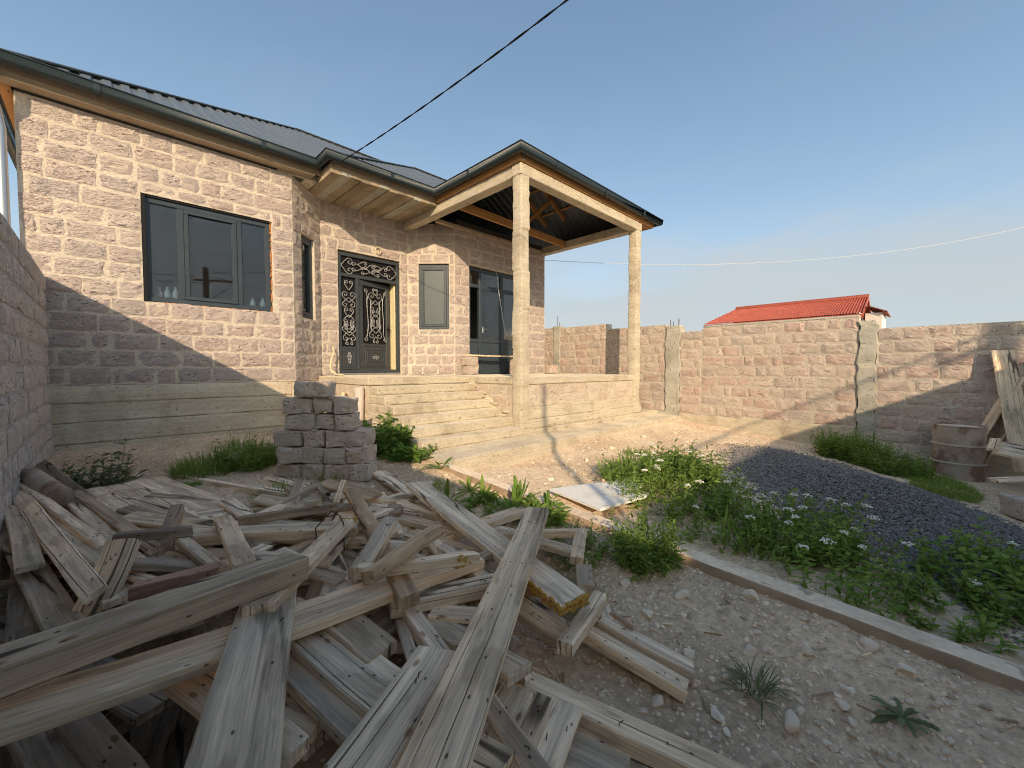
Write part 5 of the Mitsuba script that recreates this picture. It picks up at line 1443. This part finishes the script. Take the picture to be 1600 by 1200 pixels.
def stalky(label, x, y, rad, height, stems, leaf=0.075, lw=0.022, seed=0, mat_='leaf', flowers=0, group=None, name='flowering_weed', catg='weed', per=11, ry=None):
    """many upright stems set with narrow leaves, some topped by flat white flower heads"""
    C, S, F = Clump(seed), Clump(seed + 1), Clump(seed + 2)
    r = C.r
    fl = 0
    for k in range(stems):
        a, q_ = r.uniform(0, 2 * np.pi), math.sqrt(r.random())
        bx_, by_ = x + rad * q_ * math.cos(a), y + (ry or rad) * q_ * math.sin(a)
        h = height * (r.uniform(0.45, 1.0) + 0.35 * (r.random() < 0.12)) * (1 - 0.3 * q_ ** 2)
        lean = np.array([math.cos(a), math.sin(a), 0]) * q_ * 0.30 + r.normal(size=3) * [0.14, 0.14, 0]
        base = np.array([bx_, by_, gz(bx_, by_) - 0.01]); top = base + np.array([0, 0, h]) + lean * h
        mid = (base + top) / 2 + r.normal(size=3) * 0.02
        st_ = tube([base, mid, top], [0.003, 0.0026, 0.0018], 3, False)
        S.add(st_.vertices, st_.faces)
        for j in range(per):
            t = (j + r.random()) / per
            p_ = base + (top - base) * t
            az = j * 2.4 + r.random()
            el = r.uniform(0.1, 0.9)
            d_ = unit(np.array([math.cos(az) * math.cos(el), math.sin(az) * math.cos(el), math.sin(el)]))
            up = unit(np.array([-math.cos(az) * math.sin(el), -math.sin(az) * math.sin(el), math.cos(el)]) + r.normal(size=3) * 0.3)
            l = leaf * r.uniform(0.6, 1.25) * (1.15 - 0.55 * t)
            C.add(*leaf_strip(p_, d_, up, l, lw * r.uniform(0.7, 1.2), r.uniform(0.1, 0.5), 3))
        if fl < flowers and r.random() < flowers / stems * 1.6 and h > 0.6 * height:
            fl += 1
            hr = r.uniform(0.022, 0.042)
            for j in range(34):
                aa, qq = r.uniform(0, 6.28), math.sqrt(r.random())
                p_ = top + np.array([hr * qq * math.cos(aa), hr * qq * math.sin(aa), 0.012 * (1 - qq ** 2) + 0.004 * r.normal() + 0.012])
                o = trimesh.creation.icosphere(subdivisions=0)
                F.add(o.vertices * 0.0052 * [1, 1, 0.7] + p_, o.faces)
            for j in range(6):
                aa = j * 1.05
                st_ = tube([top - [0, 0, 0.02], top + np.array([hr * 0.7 * math.cos(aa), hr * 0.7 * math.sin(aa), 0.012])], 0.001, 3, False)
                S.add(st_.vertices, st_.faces)
    key = thing(name, label, catg, group)
    m, uv = C.mesh(); part(key, 'leaves', m, mat_, uv=uv, kind='stuff')
    m, uv = S.mesh(); part(key, 'stems', m, mat_, uv=uv, kind='stuff')
    if F.n:
        m, uv = F.mesh(); part(key, 'flowers', m, 'petal', kind='stuff', label='small flat clusters of white flowers')
    return key


def rosette(label, x, y, n, length, width, seed, mat_='leaf', upright=0.5, group=None, name='dandelion', catg='weed'):
    r = np.random.default_rng(seed)
    key = thing(name, label, catg, group)
    b = np.array([x, y, gz(x, y)])
    for k in range(n):
        az = k * 2.4 + r.normal() * 0.3; el = upright * r.uniform(0.3, 1.4)
        d_ = unit(np.array([math.cos(az) * math.cos(el), math.sin(az) * math.cos(el), math.sin(el)]))
        s_ = np.array([-math.sin(az), math.cos(az), 0]); l = length * r.uniform(0.6, 1.15); w = width * r.uniform(0.8, 1.2)
        nn_ = 12
        t = np.linspace(0, 1, nn_ + 1)
        ww = w / 2 * (0.18 + 0.82 * t ** 0.8) * (1 - t ** 6) * (0.72 + 0.42 * (np.arange(nn_ + 1) % 2)) + 0.001
        c = b + np.outer(t * l, d_) - np.outer(0.45 * l * t ** 2, [0, 0, 1.0]) * math.cos(el)
        fold = 0.25 * ww[:, None] * np.array([0, 0, 1.0])
        v = np.concatenate([c - ww[:, None] * s_ + fold, c, c + ww[:, None] * s_ + fold])
        i = np.arange(nn_); m_ = nn_ + 1
        f = np.vstack([np.stack([i, i + 1, i + m_ + 1], 1), np.stack([i, i + m_ + 1, i + m_], 1), np.stack([i + m_, i + m_ + 1, i + 2 * m_ + 1], 1), np.stack([i + m_, i + 2 * m_ + 1, i + 2 * m_], 1)])
        part(key, 'leaf', (v, f), mat_, smooth=True, uv=np.stack([np.full(len(v), k + seed % 50 + 0.5), np.zeros(len(v))], -1))
    return key


def tuft(label, x, y, n, length, seed, rad=0.06, mat_='leaf', group=None, name='grass_tuft', catg='grass tuft', spread=0.6, width=0.006, ry=None):
    C = Clump(seed); r = C.r
    for k in range(n):
        a, q_ = r.uniform(0, 6.28), math.sqrt(r.random())
        bx_, by_ = x + rad * q_ * math.cos(a), y + (ry or rad) * q_ * math.sin(a)
        az = a + r.normal() * 0.8; el = math.pi / 2 - spread * r.uniform(0.1, 1.3)
        d_ = np.array([math.cos(az) * math.cos(el), math.sin(az) * math.cos(el), math.sin(el)])
        up = np.array([-math.cos(az) * math.sin(el), -math.sin(az) * math.sin(el), math.cos(el)])
        C.add(*leaf_strip(np.array([bx_, by_, gz(bx_, by_) - 0.005]), d_, up, length * r.uniform(0.5, 1.2), width, r.uniform(0.1, 0.6), 4))
    m, uv = C.mesh()
    return solo(name, m, mat_, label, catg, group, uv=uv)


# the white-flowered bank between kerb and gravel
stalky('big white-flowered weed bank behind the white board at the edge of the gravel', 4.00, 1.72, 0.70, 0.42, 180, 0.10, 0.023, 400, flowers=14, ry=0.58)
tuft('clump of long strap leaves beside the broken edge of the white board', 4.20, 2.38, 170, 0.34, 401, 0.26, spread=0.55, width=0.02, name='strap_leaved_weed', catg='weed')
tuft('clump of long strap leaves between two flowering clumps', 3.35, 0.85, 90, 0.28, 402, 0.22, spread=0.6, width=0.022, name='strap_leaved_weed', catg='weed')
tuft('long sunlit grass at the far side of the weed bank', 4.55, 2.30, 160, 0.36, 403, 0.30, mat_='leaf_bright', spread=0.4, width=0.012)
stalky('sunlit leafy weed clump at the far tip of the gravel heap', 4.85, 2.02, 0.42, 0.36, 120, 0.12, 0.026, 410, mat_='leaf_bright', flowers=2)
stalky('dense low weeds by the kerb between the two flowering clumps', 3.55, 1.12, 0.52, 0.30, 55, 0.08, 0.02, 420, flowers=3, ry=0.38)
stalky('white-flowered weed clump standing in the middle of the gravel edge', 3.72, 0.62, 0.44, 0.40, 115, 0.09, 0.022, 430, flowers=18, ry=0.34)
stalky('white-flowered weeds nearest the kerb, below the middle clump', 3.25, 0.30, 0.42, 0.30, 50, 0.09, 0.023, 440, flowers=7, ry=0.30)
stalky('broad weed clump at the edge of the gravel by the frame side', 3.75, -0.42, 0.40, 0.30, 70, 0.10, 0.03, 450, flowers=5)
stalky('sparse weeds creeping over the near end of the gravel', 3.25, -0.18, 0.30, 0.16, 40, 0.07, 0.022, 455, flowers=3)
stalky('feathery green weed growing against the kerb beside the lumber', 2.50, 1.26, 0.19, 0.34, 75, 0.08, 0.015, 460, per=16)
stalky('low feathery weed between lumber frame and kerb', 2.28, 1.66, 0.20, 0.18, 45, 0.06, 0.014, 465, per=10)
stalky('round dark green bush by the concrete pillar of the boundary wall', 8.40, 0.80, 0.42, 0.50, 300, 0.08, 0.02, 470, name='small_bush', catg='bush', per=18)
stalky('spreading green bush between the pillar and the drum', 8.05, 0.32, 0.46, 0.34, 260, 0.075, 0.018, 475, name='small_bush', catg='bush', per=15)
tuft('strip of short grass below the drum along the gravel', 7.3, -0.22, 2200, 0.13, 480, 0.80, width=0.006, ry=0.30)
tuft('short grass in front of the wall base left of the drum', 8.0, 0.05, 900, 0.12, 482, 0.5, width=0.006)
# by the stack and the steps
stalky('bright green dandelion-like clump beside the stone stack and the steps', 2.50, 5.00, 0.36, 0.48, 90, 0.17, 0.05, 490, mat_='leaf_bright', per=10)
stalky('sunlit low part of the clump at the foot of the steps', 2.62, 4.45, 0.28, 0.28, 48, 0.15, 0.042, 492, mat_='leaf_bright', per=9)
rosette('bright dandelion rosette on the kerb end below the steps', 2.62, 3.78, 14, 0.26, 0.05, 494, 'leaf_bright', 0.7)
tuft('grass tuft in front of the stone stack', 1.62, 4.30, 90, 0.16, 496, 0.12)
tuft('tall grass between plinth and stone stack', 1.12, 5.40, 700, 0.38, 498, 0.30, spread=0.5, width=0.008)
stalky('leafy weeds in the tall grass beside the stone stack', 1.15, 5.35, 0.28, 0.34, 60, 0.10, 0.022, 499)
tuft('grass growing round the plastic pipe', 0.70, 5.35, 600, 0.26, 500, 0.26, width=0.007)
tuft('dark grass tuft growing between back beams of the pile', 1.05, 4.15, 120, 0.2, 502, 0.16)
stalky('leafy shrublet growing in front of the plinth near the boundary wall', -0.06, 5.35, 0.20, 0.42, 30, 0.12, 0.035, 504, name='shrub', catg='shrub', mat_='leaf_grey')
rosette('rosette of broad leaves behind the formwork panel', 0.52, 5.0, 8, 0.16, 0.08, 506)
# along the kerb behind the pile
for k, (x, y, n, l, lab) in enumerate(((2.35, 2.75, 12, 0.20, 'dandelion at the back of the lumber near the kerb'), (2.52, 2.45, 13, 0.24, 'dandelion with long leaves growing at the kerb beside the white board'), (2.30, 2.30, 12, 0.24, 'dandelion just behind the end of the long pale plank'), (2.55, 2.15, 12, 0.22, 'dandelion leaning over the kerb'), (2.12, 2.95, 12, 0.2, 'dandelion next to the broad lichen board'), (2.45, 3.05, 10, 0.16, 'small dandelion in the gap behind the pile'))):
    rosette(lab, x, y, n + 5, l * 1.3, 0.052, 520 + k, 'leaf_bright' if k in (1, 2, 3) else 'leaf', 1.15)
stalky('leafy weeds in the shade behind the broad lichen board', 2.34, 2.66, 0.22, 0.14, 26, 0.09, 0.028, 530, per=8)
stalky('long-leaved weeds growing beside the white board', 2.50, 2.14, 0.16, 0.20, 22, 0.13, 0.034, 532, mat_='leaf', per=8)
tuft('small grass tuft on the dirt below the steps', 2.30, 3.35, 120, 0.12, 534, 0.14)
# on the dirt in front
tuft('grass-like tuft with thin arching leaves on the bare dirt', 1.95, 0.48, 90, 0.17, 540, 0.05, 'leaf_grey', spread=1.0, width=0.006)
rosette('flat dandelion rosette on the dirt near the kerb', 2.17, 0.02, 20, 0.13, 0.026, 542, 'leaf_grey', 0.55)
rosette('dandelion with upright leaves at the bottom edge of the dirt', 1.38, 0.30, 12, 0.18, 0.045, 544, 'leaf', 1.0)
tuft('fine grass tuft on the dirt close to the kerb', 1.88, -0.20, 90, 0.10, 546, 0.07, 'leaf_grey')
tuft('grass at the outer battens of the pile', 1.82, 1.28, 170, 0.20, 548, 0.10, width=0.004)
tuft('little green tuft in the middle of the lit dirt', 5.3, 2.9, 120, 0.16, 550, 0.12, mat_='leaf_bright')
tuft('second little tuft on the lit dirt', 5.0, 2.6, 60, 0.10, 552, 0.10, mat_='leaf_bright')
tuft('tiny tuft beside the white board', 3.25, 2.55, 60, 0.07, 554, 0.10, mat_='leaf_bright')
